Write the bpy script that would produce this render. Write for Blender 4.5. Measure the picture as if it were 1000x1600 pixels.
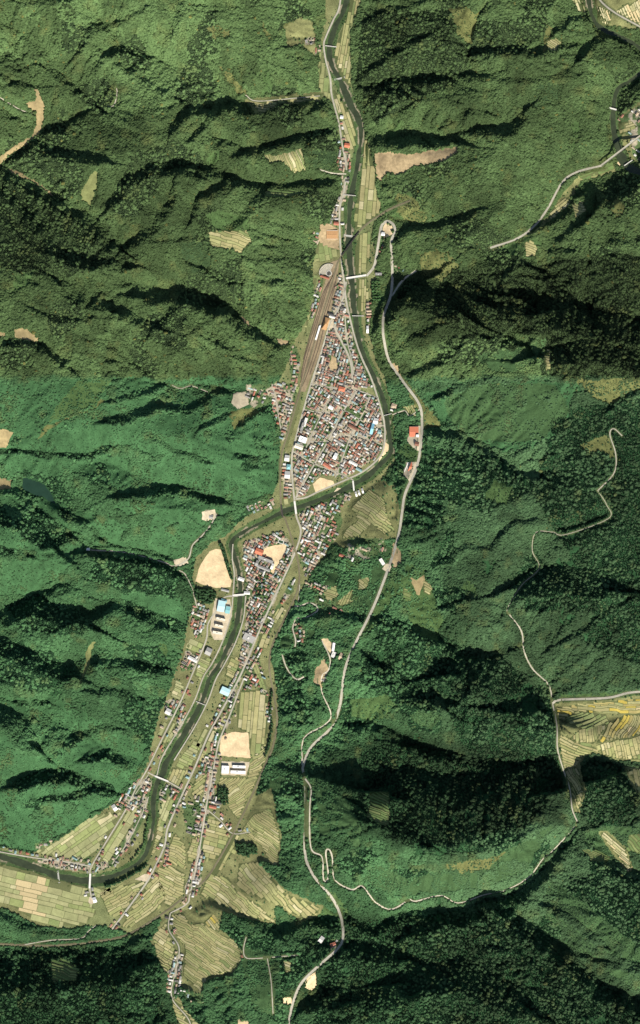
import bpy, math, random
import numpy as np
R = math.radians
random.seed(7); RNG = np.random.default_rng(7)
scene = bpy.context.scene
C = scene.collection
for o in list(bpy.data.objects): bpy.data.objects.remove(o)

# ------------------------------------------------------------------ camera, sky, sun, exposure
S = 2.5                      # metres on the ground per photograph pixel
CAM_H = 16000.0              # survey aircraft, long lens, looking straight down
cam_d = bpy.data.cameras.new('survey_camera')
cam = bpy.data.objects.new('survey_camera', cam_d); C.objects.link(cam)
cam.location = (0, 0, CAM_H); cam.rotation_euler = (0, 0, 0)
cam_d.sensor_fit = 'HORIZONTAL'; cam_d.sensor_width = 36.0
cam_d.lens = 36.0 * CAM_H / (1000 * S)
cam_d.clip_start = 10; cam_d.clip_end = 80000
scene.camera = cam

SUN_EL, SUN_AZ = 39.0, 161.0          # degrees; azimuth clockwise from north (picture top)
world = bpy.data.worlds.new('World'); scene.world = world; world.use_nodes = True
wn = world.node_tree.nodes; wl = world.node_tree.links
sky = wn.new('ShaderNodeTexSky'); sky.sky_type = 'NISHITA'; sky.sun_disc = False
sky.sun_elevation = R(SUN_EL); sky.sun_rotation = R(SUN_AZ)
bg = wn['Background']; bg.inputs['Strength'].default_value = 0.065
wl.new(sky.outputs[0], bg.inputs[0])
sun_d = bpy.data.lights.new('sun', 'SUN'); sun_d.energy = 4.6; sun_d.angle = R(0.5); sun_d.color = (1.0, 0.95, 0.86)
sun = bpy.data.objects.new('sun', sun_d); C.objects.link(sun)
sun.location = (0, -2000, 3000)
sun.rotation_euler = (R(90 - SUN_EL), 0, R(180 - SUN_AZ))
scene.view_settings.view_transform = 'Standard'; scene.view_settings.look = 'None'
scene.view_settings.exposure = 0.72; scene.view_settings.gamma = 1.0
scene.view_settings.use_curve_mapping = False
scene.render.engine = 'CYCLES'
scene.cycles.max_bounces = 4; scene.cycles.diffuse_bounces = 2; scene.cycles.glossy_bounces = 2
scene.cycles.transparent_max_bounces = 4

# ------------------------------------------------------------------ small helpers
def wx(px): return (px - 500.0) * S
def wy(py): return (800.0 - py) * S
def tag(o, label=None, cat=None, group=None, kind=None):
    if label: o['label'] = label
    if cat: o['category'] = cat
    if group: o['group'] = group
    if kind: o['kind'] = kind
    return o
def obj(name, mesh, parent=None, loc=None):
    o = bpy.data.objects.new(name, mesh); C.objects.link(o)
    if parent is not None: o.parent = parent
    if loc is not None: o.location = loc
    return o
def mesh_of(name, verts, faces, mat=None, smooth=False):
    m = bpy.data.meshes.new(name)
    m.from_pydata([tuple(map(float, v)) for v in verts], [], [tuple(map(int, f)) for f in faces]); m.update()
    if mat is not None:
        for k in (mat if isinstance(mat, (list, tuple)) else [mat]): m.materials.append(k)
    if smooth: m.polygons.foreach_set('use_smooth', [True] * len(m.polygons))
    return m
class MB:
    """collects boxes, prisms and sheets into one mesh"""
    def __init__(s): s.v = []; s.f = []
    def add(s, v, f):
        b = len(s.v); s.v += [tuple(p) for p in v]; s.f += [tuple(i + b for i in q) for q in f]; return s
    def box(s, x0, x1, y0, y1, z0, z1):
        return s.add([(x0,y0,z0),(x1,y0,z0),(x1,y1,z0),(x0,y1,z0),(x0,y0,z1),(x1,y0,z1),(x1,y1,z1),(x0,y1,z1)],
                     [(0,3,2,1),(4,5,6,7),(0,1,5,4),(1,2,6,5),(2,3,7,6),(3,0,4,7)])
    def prism(s, pts, z0, z1):
        n = len(pts)
        if sum(pts[i][0]*pts[(i+1)%n][1]-pts[(i+1)%n][0]*pts[i][1] for i in range(n)) < 0: pts = pts[::-1]
        return s.add([(x,y,z0) for x,y in pts] + [(x,y,z1) for x,y in pts],
                     [tuple(range(n-1,-1,-1)), tuple(range(n,2*n))] + [(i,(i+1)%n,n+(i+1)%n,n+i) for i in range(n)])
    def build(s, name, mat, parent=None, loc=None, smooth=False):
        return obj(name, mesh_of(name, s.v, s.f, mat, smooth), parent, loc)
def empty(name, loc, rz=0.0):
    o = bpy.data.objects.new(name, None); C.objects.link(o); o.location = loc; o.rotation_euler = (0, 0, rz)
    o.empty_display_size = 3
    return o

# ------------------------------------------------------------------ materials
MATS = {}
def mat(name, col, rough=0.85, var=0.25, scale=0.3, bump=0.0, attr=None, attr_type='GEOMETRY', spec=0.2, rnd=0.0, var2=0.0, scale2=0.02):
    if name in MATS: return MATS[name]
    m = bpy.data.materials.new(name); m.use_nodes = True
    nt = m.node_tree; n = nt.nodes; l = nt.links; b = n['Principled BSDF']
    b.inputs['Roughness'].default_value = rough
    b.inputs['Specular IOR Level'].default_value = spec
    tc = n.new('ShaderNodeTexCoord'); geo = n.new('ShaderNodeNewGeometry')
    nz = n.new('ShaderNodeTexNoise'); nz.inputs['Scale'].default_value = scale; nz.inputs['Detail'].default_value = 5
    nz.inputs['Roughness'].default_value = 0.65
    l.new(geo.outputs['Position'], nz.inputs['Vector'])
    mr = n.new('ShaderNodeMapRange'); mr.inputs['From Min'].default_value = 0.25; mr.inputs['From Max'].default_value = 0.75
    mr.inputs['To Min'].default_value = 1 - var; mr.inputs['To Max'].default_value = 1 + var
    l.new(nz.outputs['Fac'], mr.inputs['Value'])
    val = mr.outputs[0]
    if var2:
        nz2 = n.new('ShaderNodeTexNoise'); nz2.inputs['Scale'].default_value = scale2; nz2.inputs['Detail'].default_value = 3
        l.new(geo.outputs['Position'], nz2.inputs['Vector'])
        m2 = n.new('ShaderNodeMapRange'); m2.inputs['From Min'].default_value = 0.3; m2.inputs['From Max'].default_value = 0.7
        m2.inputs['To Min'].default_value = 1 - var2; m2.inputs['To Max'].default_value = 1 + var2
        l.new(nz2.outputs['Fac'], m2.inputs['Value'])
        mm = n.new('ShaderNodeMath'); mm.operation = 'MULTIPLY'; l.new(val, mm.inputs[0]); l.new(m2.outputs[0], mm.inputs[1]); val = mm.outputs[0]
    if rnd:
        oi = n.new('ShaderNodeObjectInfo'); m3 = n.new('ShaderNodeMapRange')
        m3.inputs['To Min'].default_value = 1 - rnd; m3.inputs['To Max'].default_value = 1 + rnd
        l.new(oi.outputs['Random'], m3.inputs['Value'])
        mm = n.new('ShaderNodeMath'); mm.operation = 'MULTIPLY'; l.new(val, mm.inputs[0]); l.new(m3.outputs[0], mm.inputs[1]); val = mm.outputs[0]
    vm = n.new('ShaderNodeVectorMath'); vm.operation = 'SCALE'
    if attr:
        at = n.new('ShaderNodeAttribute'); at.attribute_name = attr; at.attribute_type = attr_type
        l.new(at.outputs['Color'], vm.inputs[0])
    else:
        rgb = n.new('ShaderNodeRGB'); rgb.outputs[0].default_value = (*col, 1); l.new(rgb.outputs[0], vm.inputs[0])
    l.new(val, vm.inputs['Scale']); l.new(vm.outputs[0], b.inputs['Base Color'])
    if bump:
        bp = n.new('ShaderNodeBump'); bp.inputs['Strength'].default_value = 1.0; bp.inputs['Distance'].default_value = bump
        l.new(nz.outputs['Fac'], bp.inputs['Height']); l.new(bp.outputs[0], b.inputs['Normal'])
    MATS[name] = m; return m
# ------------------------------------------------------------------ survey data (photograph pixels: x right, y down)
FLOOR = [(508,-120),(508,30),(500,70),(497,110),(500,150),(515,157),(525,180),(530,230),(530,260),(534,290),(526,320),(518,345),(497,375),
 (490,410),(488,460),(478,500),(460,530),(452,560),(438,592),(424,600),(426,640),(437,665),(438,700),(436,750),(425,775),(398,797),(375,815),
 (350,838),(330,848),(306,872),(298,905),(312,925),(303,940),(295,965),(288,1000),(281,1025),(273,1050),(260,1090),(250,1112),
 (238,1160),(230,1190),(216,1217),(188,1247),(158,1268),(128,1291),(98,1312),(68,1327),(48,1333),(0,1322),(-120,1310),(-120,1425),
 (0,1418),(30,1432),(60,1447),(100,1452),(150,1446),(200,1458),(250,1436),(266,1426),(300,1420),(330,1400),(360,1380),(400,1345),(415,1330),
 (380,1290),(398,1250),(405,1220),(416,1190),(432,1150),(436,1100),(430,1060),(424,1020),(430,990),(450,960),(470,930),(486,895),
 (512,868),(528,835),(545,790),(575,764),(600,746),(617,722),(618,680),(613,630),(603,590),(588,560),(578,520),(580,470),(590,430),(585,400),
 (583,352),(594,337),(589,300),(584,262),(575,237),(572,205),(560,180),(551,130),(549,70),(550,45),(566,0),(590,-120)]
RIVER = [(560,-60,3.6),(542,0,3.3),(535,21,3.3),(526,38,3.3),(517,63,3.3),(514,84,3.3),(521,108,3.3),(530,122,3.6),(535,133,4.7),(545,157,4.7),(559,185,4.4),(564,203,3.3),(563,224,2.7),(559,252,2.7),(554,280,2.9),(549,305,3.3),(546,333,3.3),(545,367,4.7),(546,400,4.7),(549,431,4.4),(552,470,3.6),(555,495,3.3),(558,519,3.3),(563,543,3.6),(575,571,3.8),(587,596,3.8),(596,617,3.3),(603,641,2.9),(606,666,2.9),(611,697,3.3),(608,711,3.5),(594,725,3.7),(575,743,3.7),(549,759,3.5),(521,772,3.2),(493,783,3.2),(472,791,3.2),(447,798,3.2),(430,806,2.3),(412,815,2.3),(384,829,2.3),(367,840,2.3),(361,852,2.9),(367,870,2.9),(374,898,2.9),(375,929,2.9),(371,968,2.9),(358,1006,2.9),(341,1041,2.9),(328,1059,2.9),(315,1097,3.3),(294,1136,3.9),(262,1188,3.9),(255,1207,3.9),(243,1231,3.0),(239,1259,2.5),(240,1280,2.5),(234,1315,2.5),(224,1340,3.0),(203,1357,3.0),(175,1370,3.7),(140,1376,4.9),(98,1371,4.9),(70,1361,4.9),(35,1349,4.9),(0,1339,4.9),(-120,1310,4.9)]
RIVER2 = [(915,-60,2.9),(920,0,2.9),(926,28,2.9),(940,45,2.9),(975,60,2.9),(1002,77,2.9),(1012,95,2.9),(1000,114,2.9),(982,128,3.2),(965,140,3.6),(958,175,3.2),(961,217,3.6),(975,252,4.3),(1000,270,5.0),(1120,320,5.0)]
# streams: points and the height (m above the main valley) at the first and the last point
STREAMS = [
 ([(500,150),(440,158),(385,157),(340,145),(300,120),(250,100),(190,70),(160,30)],0,110),
 ([(-60,280),(0,255),(30,235),(62,205),(66,175),(58,140),(40,110),(20,70)],20,80),
 ([(0,258),(45,284),(85,312),(140,348),(185,385),(205,420)],28,110),
 ([(64,195),(110,192),(148,168),(118,135),(85,95),(30,40)],38,110),
 ([(535,283),(480,280),(423,288),(367,278),(330,262),(280,262)],2,100),
 ([(530,203),(472,210),(430,224),(388,234),(345,215)],2,80),
 ([(455,536),(400,515),(353,478),(308,462),(240,455),(190,440)],2,100),
 ([(440,600),(400,613),(350,606),(300,612),(255,597),(225,575)],3,85),
 ([(375,808),(345,783),(290,763),(240,752),(190,735),(150,715)],2,90),
 ([(292,885),(255,874),(190,862),(140,858),(90,833),(40,800)],4,95),
 ([(290,990),(240,962),(190,943),(140,955),(110,930)],2,90),
 ([(270,1050),(210,1030),(160,1010),(105,1042)],2,80),
 ([(230,1192),(190,1180),(120,1140),(60,1105),(0,1098)],2,100),
 ([(-60,735),(0,742),(60,765),(120,800)],30,75),
 ([(-60,980),(0,964),(63,929),(95,910)],30,70),
 ([(150,1275),(112,1208),(65,1204),(0,1222)],2,90),
 ([(572,140),(630,124),(700,120),(738,112),(738,60),(752,15)],2,110),
 ([(580,213),(640,213),(700,220),(760,200),(820,186)],2,110),
 ([(597,337),(660,350),(740,328),(790,310)],6,100),
 ([(603,486),(650,440),(720,445),(785,425),(800,395)],8,110),
 ([(618,645),(662,660),(715,681),(760,706),(812,740),(870,735)],4,110),
 ([(1120,320),(1000,270),(961,217),(958,175),(982,128),(1012,95),(975,60),(940,45),(920,0),(915,-60)],8,20),
 ([(975,250),(940,268),(905,280),(870,315),(838,357),(790,388),(760,398)],12,70),
 ([(985,275),(950,312),(943,360),(935,420),(928,480)],12,100),
 ([(862,330),(848,420),(853,490),(858,580)],30,110),
 ([(430,1445),(480,1437),(530,1432),(584,1452),(640,1427),(740,1416),(790,1401),(845,1357),(880,1312),(900,1285),(890,1240),(884,1200),(872,1140),(866,1095)],6,62),
 ([(790,1402),(845,1456),(885,1482),(935,1538),(1010,1565)],38,120),
 ([(866,1095),(835,1045),(816,1010),(791,952),(812,915),(842,885),(832,850),(862,832),(945,808)],62,130),
 ([(616,760),(624,845),(660,880),(668,960),(705,1003),(765,1022)],10,110),
 ([(430,1190),(486,1165),(535,1128),(600,1130),(660,1162),(740,1190),(820,1193)],4,110),
 ([(400,1640),(452,1600),(480,1545),(528,1485),(560,1478),(610,1486),(680,1530)],25,110),
 ([(266,1428),(170,1470),(105,1480),(42,1480),(-100,1475)],3,10),
 ([(250,1440),(215,1500),(120,1512),(0,1518)],6,80),
 ([(340,1400),(381,1428),(423,1455),(470,1478)],3,50),
 ([(870,1110),(1000,1130),(1120,1150)],64,72), ([(900,1200),(905,1180),(1000,1195),(1120,1200)],62,74),
 ([(902,1285),(945,1312),(985,1352),(1060,1400)],60,80),
 ([(262,1430),(272,1500),(268,1560),(300,1600),(320,1720)],3,45),
 ([(300,1430),(350,1500),(360,1560),(380,1600)],6,50),
]
# slopes turned away from the sun: centre line, width, strength
DARK = [
 ([(38,10),(105,14),(140,4)],10,1),([(0,52),(28,56),(63,88)],10,1),([(77,115),(115,140),(147,165)],14,.9),([(0,119),(21,136),(52,140)],12,1),
 ([(70,210),(98,206),(130,185)],12,1.1),([(18,248),(52,224),(77,242),(115,248),(160,258)],16,1.2),([(0,266),(45,287),(88,315),(140,350),(180,385)],24,1),
 ([(0,297),(35,325),(70,367),(88,400)],14,.9),([(178,325),(210,290),(245,273),(280,270)],20,1.1),([(210,385),(245,360),(266,325),(273,305)],16,1.1),
 ([(276,273),(310,280)],10,1),([(130,73),(150,52),(182,45)],10,1.1),([(168,95),(196,80),(245,98)],12,1),([(273,55),(290,0)],12,1),([(196,45),(224,24)],8,1),
 ([(200,115),(245,143),(273,161)],8,.9),([(276,206),(290,182),(350,172)],14,1.2),([(305,220),(332,190),(350,180)],10,1),([(305,343),(322,315),(350,290)],14,1.1),
 ([(217,385),(280,378)],8,1),([(325,182),(360,172),(395,178),(437,160),(472,163),(507,160)],16,1.1),([(388,241),(430,231),(472,217),(521,203)],14,1.1),
 ([(325,270),(367,287),(423,297),(482,290),(531,283)],14,1),([(367,353),(395,325),(412,305)],16,1.1),([(325,315),(360,300)],14,1),([(447,77),(486,70)],10,1),
 ([(570,140),(612,130),(675,126)],14,1.1),([(570,168),(591,147),(640,147)],10,1),([(566,122),(605,91),(654,66)],12,1),([(552,45),(605,21),(675,7)],8,1),
 ([(580,217),(605,226),(650,222),(695,229)],20,1.5),([(600,380),(615,378),(640,364)],12,1),([(608,487),(630,463),(657,445)],30,1.3),
 ([(615,554),(647,530),(675,519)],10,1),([(630,589),(675,575)],10,1),([(325,484),(353,488),(378,512),(395,522)],22,1.2),([(325,428),(360,442)],12,1),
 ([(360,550),(412,575),(430,550),(458,537)],14,.9),([(300,613),(348,613)],10,1),([(378,662),(395,645),(426,641)],10,1.1),([(378,715),(409,725)],8,1),([(325,778),(360,785),(388,795)],10,1),
 ([(734,115),(734,63),(748,35)],8,1),([(734,122),(790,130),(846,130),(895,122)],10,1.1),([(755,91),(807,88),(846,84)],20,1),([(874,52),(895,38),(916,31)],14,1.2),
 ([(905,94),(930,66),(951,60)],12,1.2),([(710,189),(730,175),(755,182)],14,1),([(755,210),(797,210),(815,186)],18,1.1),([(839,357),(874,340),(892,322)],16,1.3),
 ([(947,315),(975,290),(986,276)],40,1.2),([(650,364),(695,346),(737,336)],10,1),([(650,470),(671,470),(699,484)],40,1.2),([(780,452),(797,421)],10,1),
 ([(783,487),(818,501),(825,526)],28,1.2),([(846,435),(867,452),(888,473)],22,1.2),([(923,421),(926,470)],20,1.2),([(856,491),(895,505),(947,515),(1000,519)],44,1.2),
 ([(860,557),(923,550),(1000,568)],34,1.2),([(772,533),(800,540)],16,1.1),([(650,585),(681,568),(713,550)],10,1),([(685,624),(720,610),(755,596)],8,1),
 ([(671,673),(713,683),(751,704),(800,736),(835,746)],12,1.2),([(835,718),(863,711)],8,1),([(835,732),(888,715)],6,1),([(954,641),(1000,610)],10,1),
 ([(783,835),(807,814),(846,817),(867,835),(947,810)],8,1.2),([(695,870),(727,852),(762,859),(783,838)],8,1),([(818,915),(867,901),(930,915)],40,.8),
 ([(793,950),(807,929),(818,912)],10,1),([(895,992),(930,968),(975,940)],8,1),([(860,1010),(874,985)],6,1),([(671,996),(720,1024),(762,1024),(790,1017)],14,1),
 ([(720,1052),(765,1045),(818,1090)],60,.8),([(667,1094),(695,1097),(716,1090)],14,1.4),([(811,1115),(856,1122)],40,.8),([(650,1171),(720,1188),(772,1199),(818,1195)],20,1),
 ([(908,1210),(923,1199),(958,1208),(986,1232)],12,1.0),([(555,1136),(605,1140),(640,1168),(700,1178)],14,.9),([(493,877),(521,852),(552,849)],10,1.1),
 ([(595,970),(622,972),(675,996)],16,.9),([(601,1052),(630,1080),(668,1097)],30,1),([(465,968),(521,957),(566,968)],12,1),([(430,1094),(465,1080),(490,1097)],14,1),
 ([(70,929),(95,915),(140,933)],14,1.1),([(10,965),(60,945),(100,960),(132,975)],30,1.2),([(147,868),(196,868),(259,882),(276,895)],20,1.2),
 ([(0,807),(40,815),(72,845)],30,1),([(66,810),(98,832)],20,1),([(105,803),(154,838)],16,1),([(88,849),(115,838),(140,856)],12,1.1),([(0,863),(38,870)],16,1.1),
 ([(133,968),(182,949),(224,959),(266,977),(290,993)],20,1.1),([(0,1006),(28,1017),(63,1035),(105,1052)],26,1.2),([(158,1038),(210,1038),(252,1045)],14,1),
 ([(150,1080),(196,1083),(217,1090)],12,1),([(32,1097),(70,1101)],10,1.1),([(0,1118),(21,1129),(46,1154)],30,1.2),([(119,1150),(175,1140)],10,1),
 ([(133,1188),(168,1182),(196,1192)],10,1),([(115,410),(150,417),(189,421)],20,1.3),([(105,452),(130,470),(161,484)],22,1.1),([(63,491),(98,505),(136,505)],12,1.1),
 ([(25,540),(52,533),(70,550)],16,1),([(77,554),(105,578)],16,1),([(238,466),(273,466),(308,473),(350,491)],24,1.1),([(196,498),(238,512)],20,1),
 ([(241,522),(269,494),(290,477)],10,1.1),([(305,519),(350,491)],8,1),([(147,540),(182,550),(217,575)],8,1),([(305,421),(329,435),(350,445)],10,1.1),
 ([(178,627),(224,617),(252,606)],8,1.2),([(175,659),(210,652),(240,645)],14,1.1),([(0,704),(63,711),(140,711),(171,701)],7,1.2),([(245,687),(280,708),(325,725)],8,1),
 ([(185,778),(231,771),(280,766)],12,1.2),([(300,774),(350,785)],8,1),([(252,641),(297,641),(322,627)],8,1.1),([(322,673),(350,655)],8,1.1),([(0,767),(35,767),(52,788)],14,1),
 ([(35,1224),(70,1210),(112,1214),(140,1228),(168,1237)],18,1.4),([(70,1245),(115,1245),(150,1238)],10,1),([(0,1425),(35,1438),(70,1452),(112,1456)],18,1),
 ([(0,1468),(21,1484),(70,1489),(168,1480),(215,1470)],16,1.3),([(0,1525),(100,1520),(185,1512)],46,.8),([(325,1529),(350,1522)],12,1),
 ([(339,1410),(381,1434),(423,1459)],14,1.2),([(455,1454),(482,1440),(521,1440)],16,1.1),([(535,1433),(584,1457),(622,1436),(675,1429)],16,1.1),
 ([(552,1484),(575,1488),(615,1496)],26,1.1),([(479,1575),(500,1560)],20,1),([(584,1270),(626,1298),(650,1308)],24,1),
 ([(640,1250),(700,1264),(770,1262),(820,1248)],105,.9),([(772,1410),(818,1400),(846,1368),(874,1330)],18,1.4),([(650,1456),(685,1438),(737,1428),(769,1414)],20,1.2),
 ([(790,1430),(832,1458),(877,1486),(930,1543),(1000,1570)],24,1.4),([(860,1420),(902,1441),(940,1470)],12,1.1),([(888,1483),(930,1497),(1000,1508)],12,1.1),
 ([(762,1438),(790,1466),(846,1511)],8,1),([(881,1553),(909,1578)],6,1),([(954,1352),(1000,1372)],20,1.2),([(916,1319),(940,1340)],8,1),([(909,1290),(930,1286)],8,1),
 ([(640,1530),(720,1520),(800,1560)],50,.7),([(560,1560),(620,1550)],30,.7),
]
# (points, width px, name, surface)
ROADS = [
 ([(536,-60),(531,7),(521,31),(510,56),(506,70),(509,94),(516,122),(518,147),(524,171),(530,196),(535,227),(540,252),(541,269),(537,301),(531,325),(531,364),(533,400),(535,421),(538,442),(541,470),(547,498),(556,533),(566,561),(579,589),(591,624),(600,659),(601,690),(594,713),(570,735),(542,749),(500,767),(479,777),(462,780)],2.6,'valley_road','pale'),
 ([(541,440),(536,465),(525,490),(516,505),(500,557),(486,600),(475,638),(461,690),(456,715),(457,750),(460,780),(463,806),(470,831),(461,863),(444,901),(416,961),(395,1010),(374,1059),(346,1111),(325,1150),(304,1200),(280,1252),(262,1294),(257,1322),(241,1357),(227,1382),(189,1434),(175,1452)],2.5,'main_road','pale'),
 ([(521,508),(535,536),(547,563),(552,598)],3.0,'town_street','pale'),
 ([(558,610),(535,645),(514,687),(489,729),(462,778)],2.4,'town_street','grey'),
 ([(578,620),(570,641),(549,680),(524,746)],1.8,'town_street','grey'),
 ([(520,612),(500,652),(478,700)],1.6,'town_street','grey'),
 ([(486,600),(520,606),(558,610),(590,622)],1.8,'town_street','grey'),
 ([(475,640),(505,645),(538,642),(570,660),(600,665)],1.5,'town_street','pale'),
 ([(462,690),(500,690),(515,688),(550,680),(598,695)],1.5,'town_street','pale'),
 ([(457,705),(490,724),(530,740),(552,750)],1.8,'town_street','pale'),
 ([(539,494),(542,530),(551,570),(553,598)],1.6,'town_street','pale'),
 ([(381,1060),(360,1115),(342,1160),(335,1195),(325,1245),(317,1294),(308,1347),(297,1396),(292,1412),(266,1427)],2.2,'village_road','pale'),
 ([(573,431),(584,417),(588,400),(594,364),(597,352),(605,346),(614,351),(617,362),(611,378),(612,400),(613,435),(610,463),(600,491),(598,512),(600,533),(608,564),(629,596),(654,631),(659,659),(657,697),(650,732),(633,771),(628,800),(622,838),(605,891),(582,950),(552,1010),(538,1048),(531,1101),(517,1136),(486,1167),(474,1195),(474,1207),(478,1235),(477,1290),(477,1333),(489,1364),(517,1399),(531,1427),(536,1452),(534,1470),(524,1483),(500,1504),(472,1532),(458,1564),(451,1600),(445,1660)],3.6,'highway','pale'),
 ([(477,1215),(486,1231),(484,1263),(486,1322),(503,1336),(505,1368),(509,1374),(513,1364),(509,1329),(514,1324),(519,1336),(523,1371),(549,1387),(566,1382),(587,1408),(612,1419),(640,1403)],2.0,'forest_road','white'),
 ([(640,1403),(650,1406),(688,1397),(715,1409),(755,1397),(790,1389),(825,1368),(846,1340),(860,1328),(891,1294),(899,1280)],1.5,'stream_track','white'),
 ([(899,1280),(891,1260),(888,1228),(879,1200),(870,1168),(869,1132),(863,1098),(857,1070),(832,1045),(818,1017),(813,985),(790,954)],1.9,'forest_road','pale'),
 ([(790,954),(797,938),(815,912),(841,887),(830,860),(835,832),(860,831),(881,835),(947,810),(944,789),(930,767)],.8,'woodland_track','pale'),
 ([(930,767),(955,740),(958,711),(949,680),(955,671),(968,682)],1.5,'forest_road','pale'),
 ([(4,157),(18,166),(35,175),(52,180)],1.2,'farm_track','white'),
 ([(863,1099),(877,1093),(947,1089),(986,1080),(1060,1076)],3.2,'plateau_road','pale'),
 ([(765,389),(807,374),(835,353),(856,325),(877,287),(900,270),(940,259),(962,243),(1000,213),(1060,168)],3.0,'side_valley_road','pale'),
 ([(920,-30),(935,0),(958,21),(1000,45),(1060,80)],2.6,'side_valley_road','pale'),
 ([(372,931),(350,934),(338,954),(325,975),(322,1000),(301,1052),(280,1101),(252,1157),(231,1200),(213,1231),(196,1266),(168,1312),(143,1354),(141,1368),(140,1386),(143,1403)],2.2,'west_bank_road','pale'),
 ([(143,1354),(105,1347),(52,1340),(0,1331),(-60,1318)],1.8,'west_bank_road','pale'),
 ([(384,931),(380,968),(367,1006),(349,1041),(337,1062),(324,1097),(304,1136),(272,1188)],1.8,'levee_path','pale'),
 ([(364,850),(363,872),(366,898),(364,929),(360,965),(347,1004),(331,1037),(318,1057),(305,1092),(285,1130),(254,1182),(245,1212)],1.8,'levee_path','pale'),
 ([(231,1207),(243,1213),(262,1221),(283,1233)],2.2,'bridge_road','pale'),
 ([(460,947),(468,947),(482,942),(492,945),(496,954),(479,964),(463,967),(458,978),(458,985),(462,1000),(461,1010)],1.8,'hill_track','white'),
 ([(440,1020),(447,1041),(456,1055),(465,1061),(475,1057)],1.8,'hill_track','white'),
 ([(503,1000),(512,1018),(516,1031),(513,1046),(503,1056),(503,1080),(517,1115),(507,1132),(475,1153),(472,1195)],1.8,'hill_track','white'),
 ([(140,859),(196,863),(252,877),(273,884),(294,873),(301,852),(315,838),(329,821),(339,803)],1.8,'hill_track','pale'),
 ([(280,891),(290,898),(301,922),(308,950)],1.5,'hill_track','pale'),
 ([(266,1427),(264,1452),(280,1480),(275,1515),(269,1557),(297,1595),(305,1650)],1.8,'village_road','pale'),
 ([(38,1476),(80,1469),(126,1466),(138,1455),(150,1446)],1.4,'forest_track','pale'),
 ([(612,463),(629,438),(650,423)],2.8,'hill_track','white'),
 ([(500,150),(461,154),(402,159),(384,150)],1.3,'farm_track','pale'),
 ([(541,272),(520,271),(500,266)],1.6,'farm_track','white'),
 ([(170,170),(180,168),(185,150),(184,142)],1.4,'forest_track','pale'),
 ([(391,1300),(363,1302),(345,1283),(325,1266)],1.4,'farm_track','pale'),
 ([(232,1210),(200,1258)],1.2,'farm_track','pale'),
 ([(175,1350),(200,1315),(225,1265),(232,1245)],1.3,'farm_track','pale'),
 ([(425,600),(432,630),(437,660),(440,675)],1.4,'town_street','pale'),
 ([(270,603),(283,608),(300,604),(325,613)],1.0,'hill_track','pale'),
 ([(465,1490),(400,1495),(384,1493),(381,1480),(385,1462)],1.2,'farm_track','pale'),
 ([(418,1495),(424,1530),(427,1580)],1.2,'farm_track','pale'),
 ([(468,887),(468,922),(466,940)],1.2,'hill_track','pale'),
 ([(613,648),(632,642),(640,650),(655,640)],1.2,'farm_track','white'),
]
RAIL = [([(640,315),(612,326),(596,335),(576,348),(560,363),(548,378),(535,398),(526,415),(518,445),(508,478),(497,515),(484,560),(472,600),(465,624),(451,673),(440,711),(438,750),(440,800),(446,812),(458,849),(467,887),(465,922),(444,968),(425,1010),(421,1045),(428,1087),(433,1125),(426,1167),(412,1200),(391,1249),(367,1298),(342,1343),(320,1375),(290,1400),(259,1424),(210,1455),(175,1467),(105,1476),(42,1477),(-100,1468)],2.6)]
YARD_TRACKS = [[(522,425),(512,450),(502,482),(491,520),(478,562),(470,598)],[(520,430),(508,455),(499,485),(487,523),(476,560),(470,590)],
 [(526,418),(516,452),(506,484),(494,525),(481,566),(472,598)],[(524,440),(513,472),(503,505),(493,545),(480,585),(472,604)],[(514,440),(504,460),(495,488),(484,525),(474,562)],
 [(527,428),(521,455),(511,490),(499,540),(484,585)]]
YARD = [(530,405),(528,430),(524,460),(515,490),(512,500),(505,535),(497,562),(486,590),(477,612),(468,612),(472,580),(478,552),(484,528),(493,495),(500,468),(508,440),(514,425),(505,432),(500,430),(503,418),(512,412)]
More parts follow.
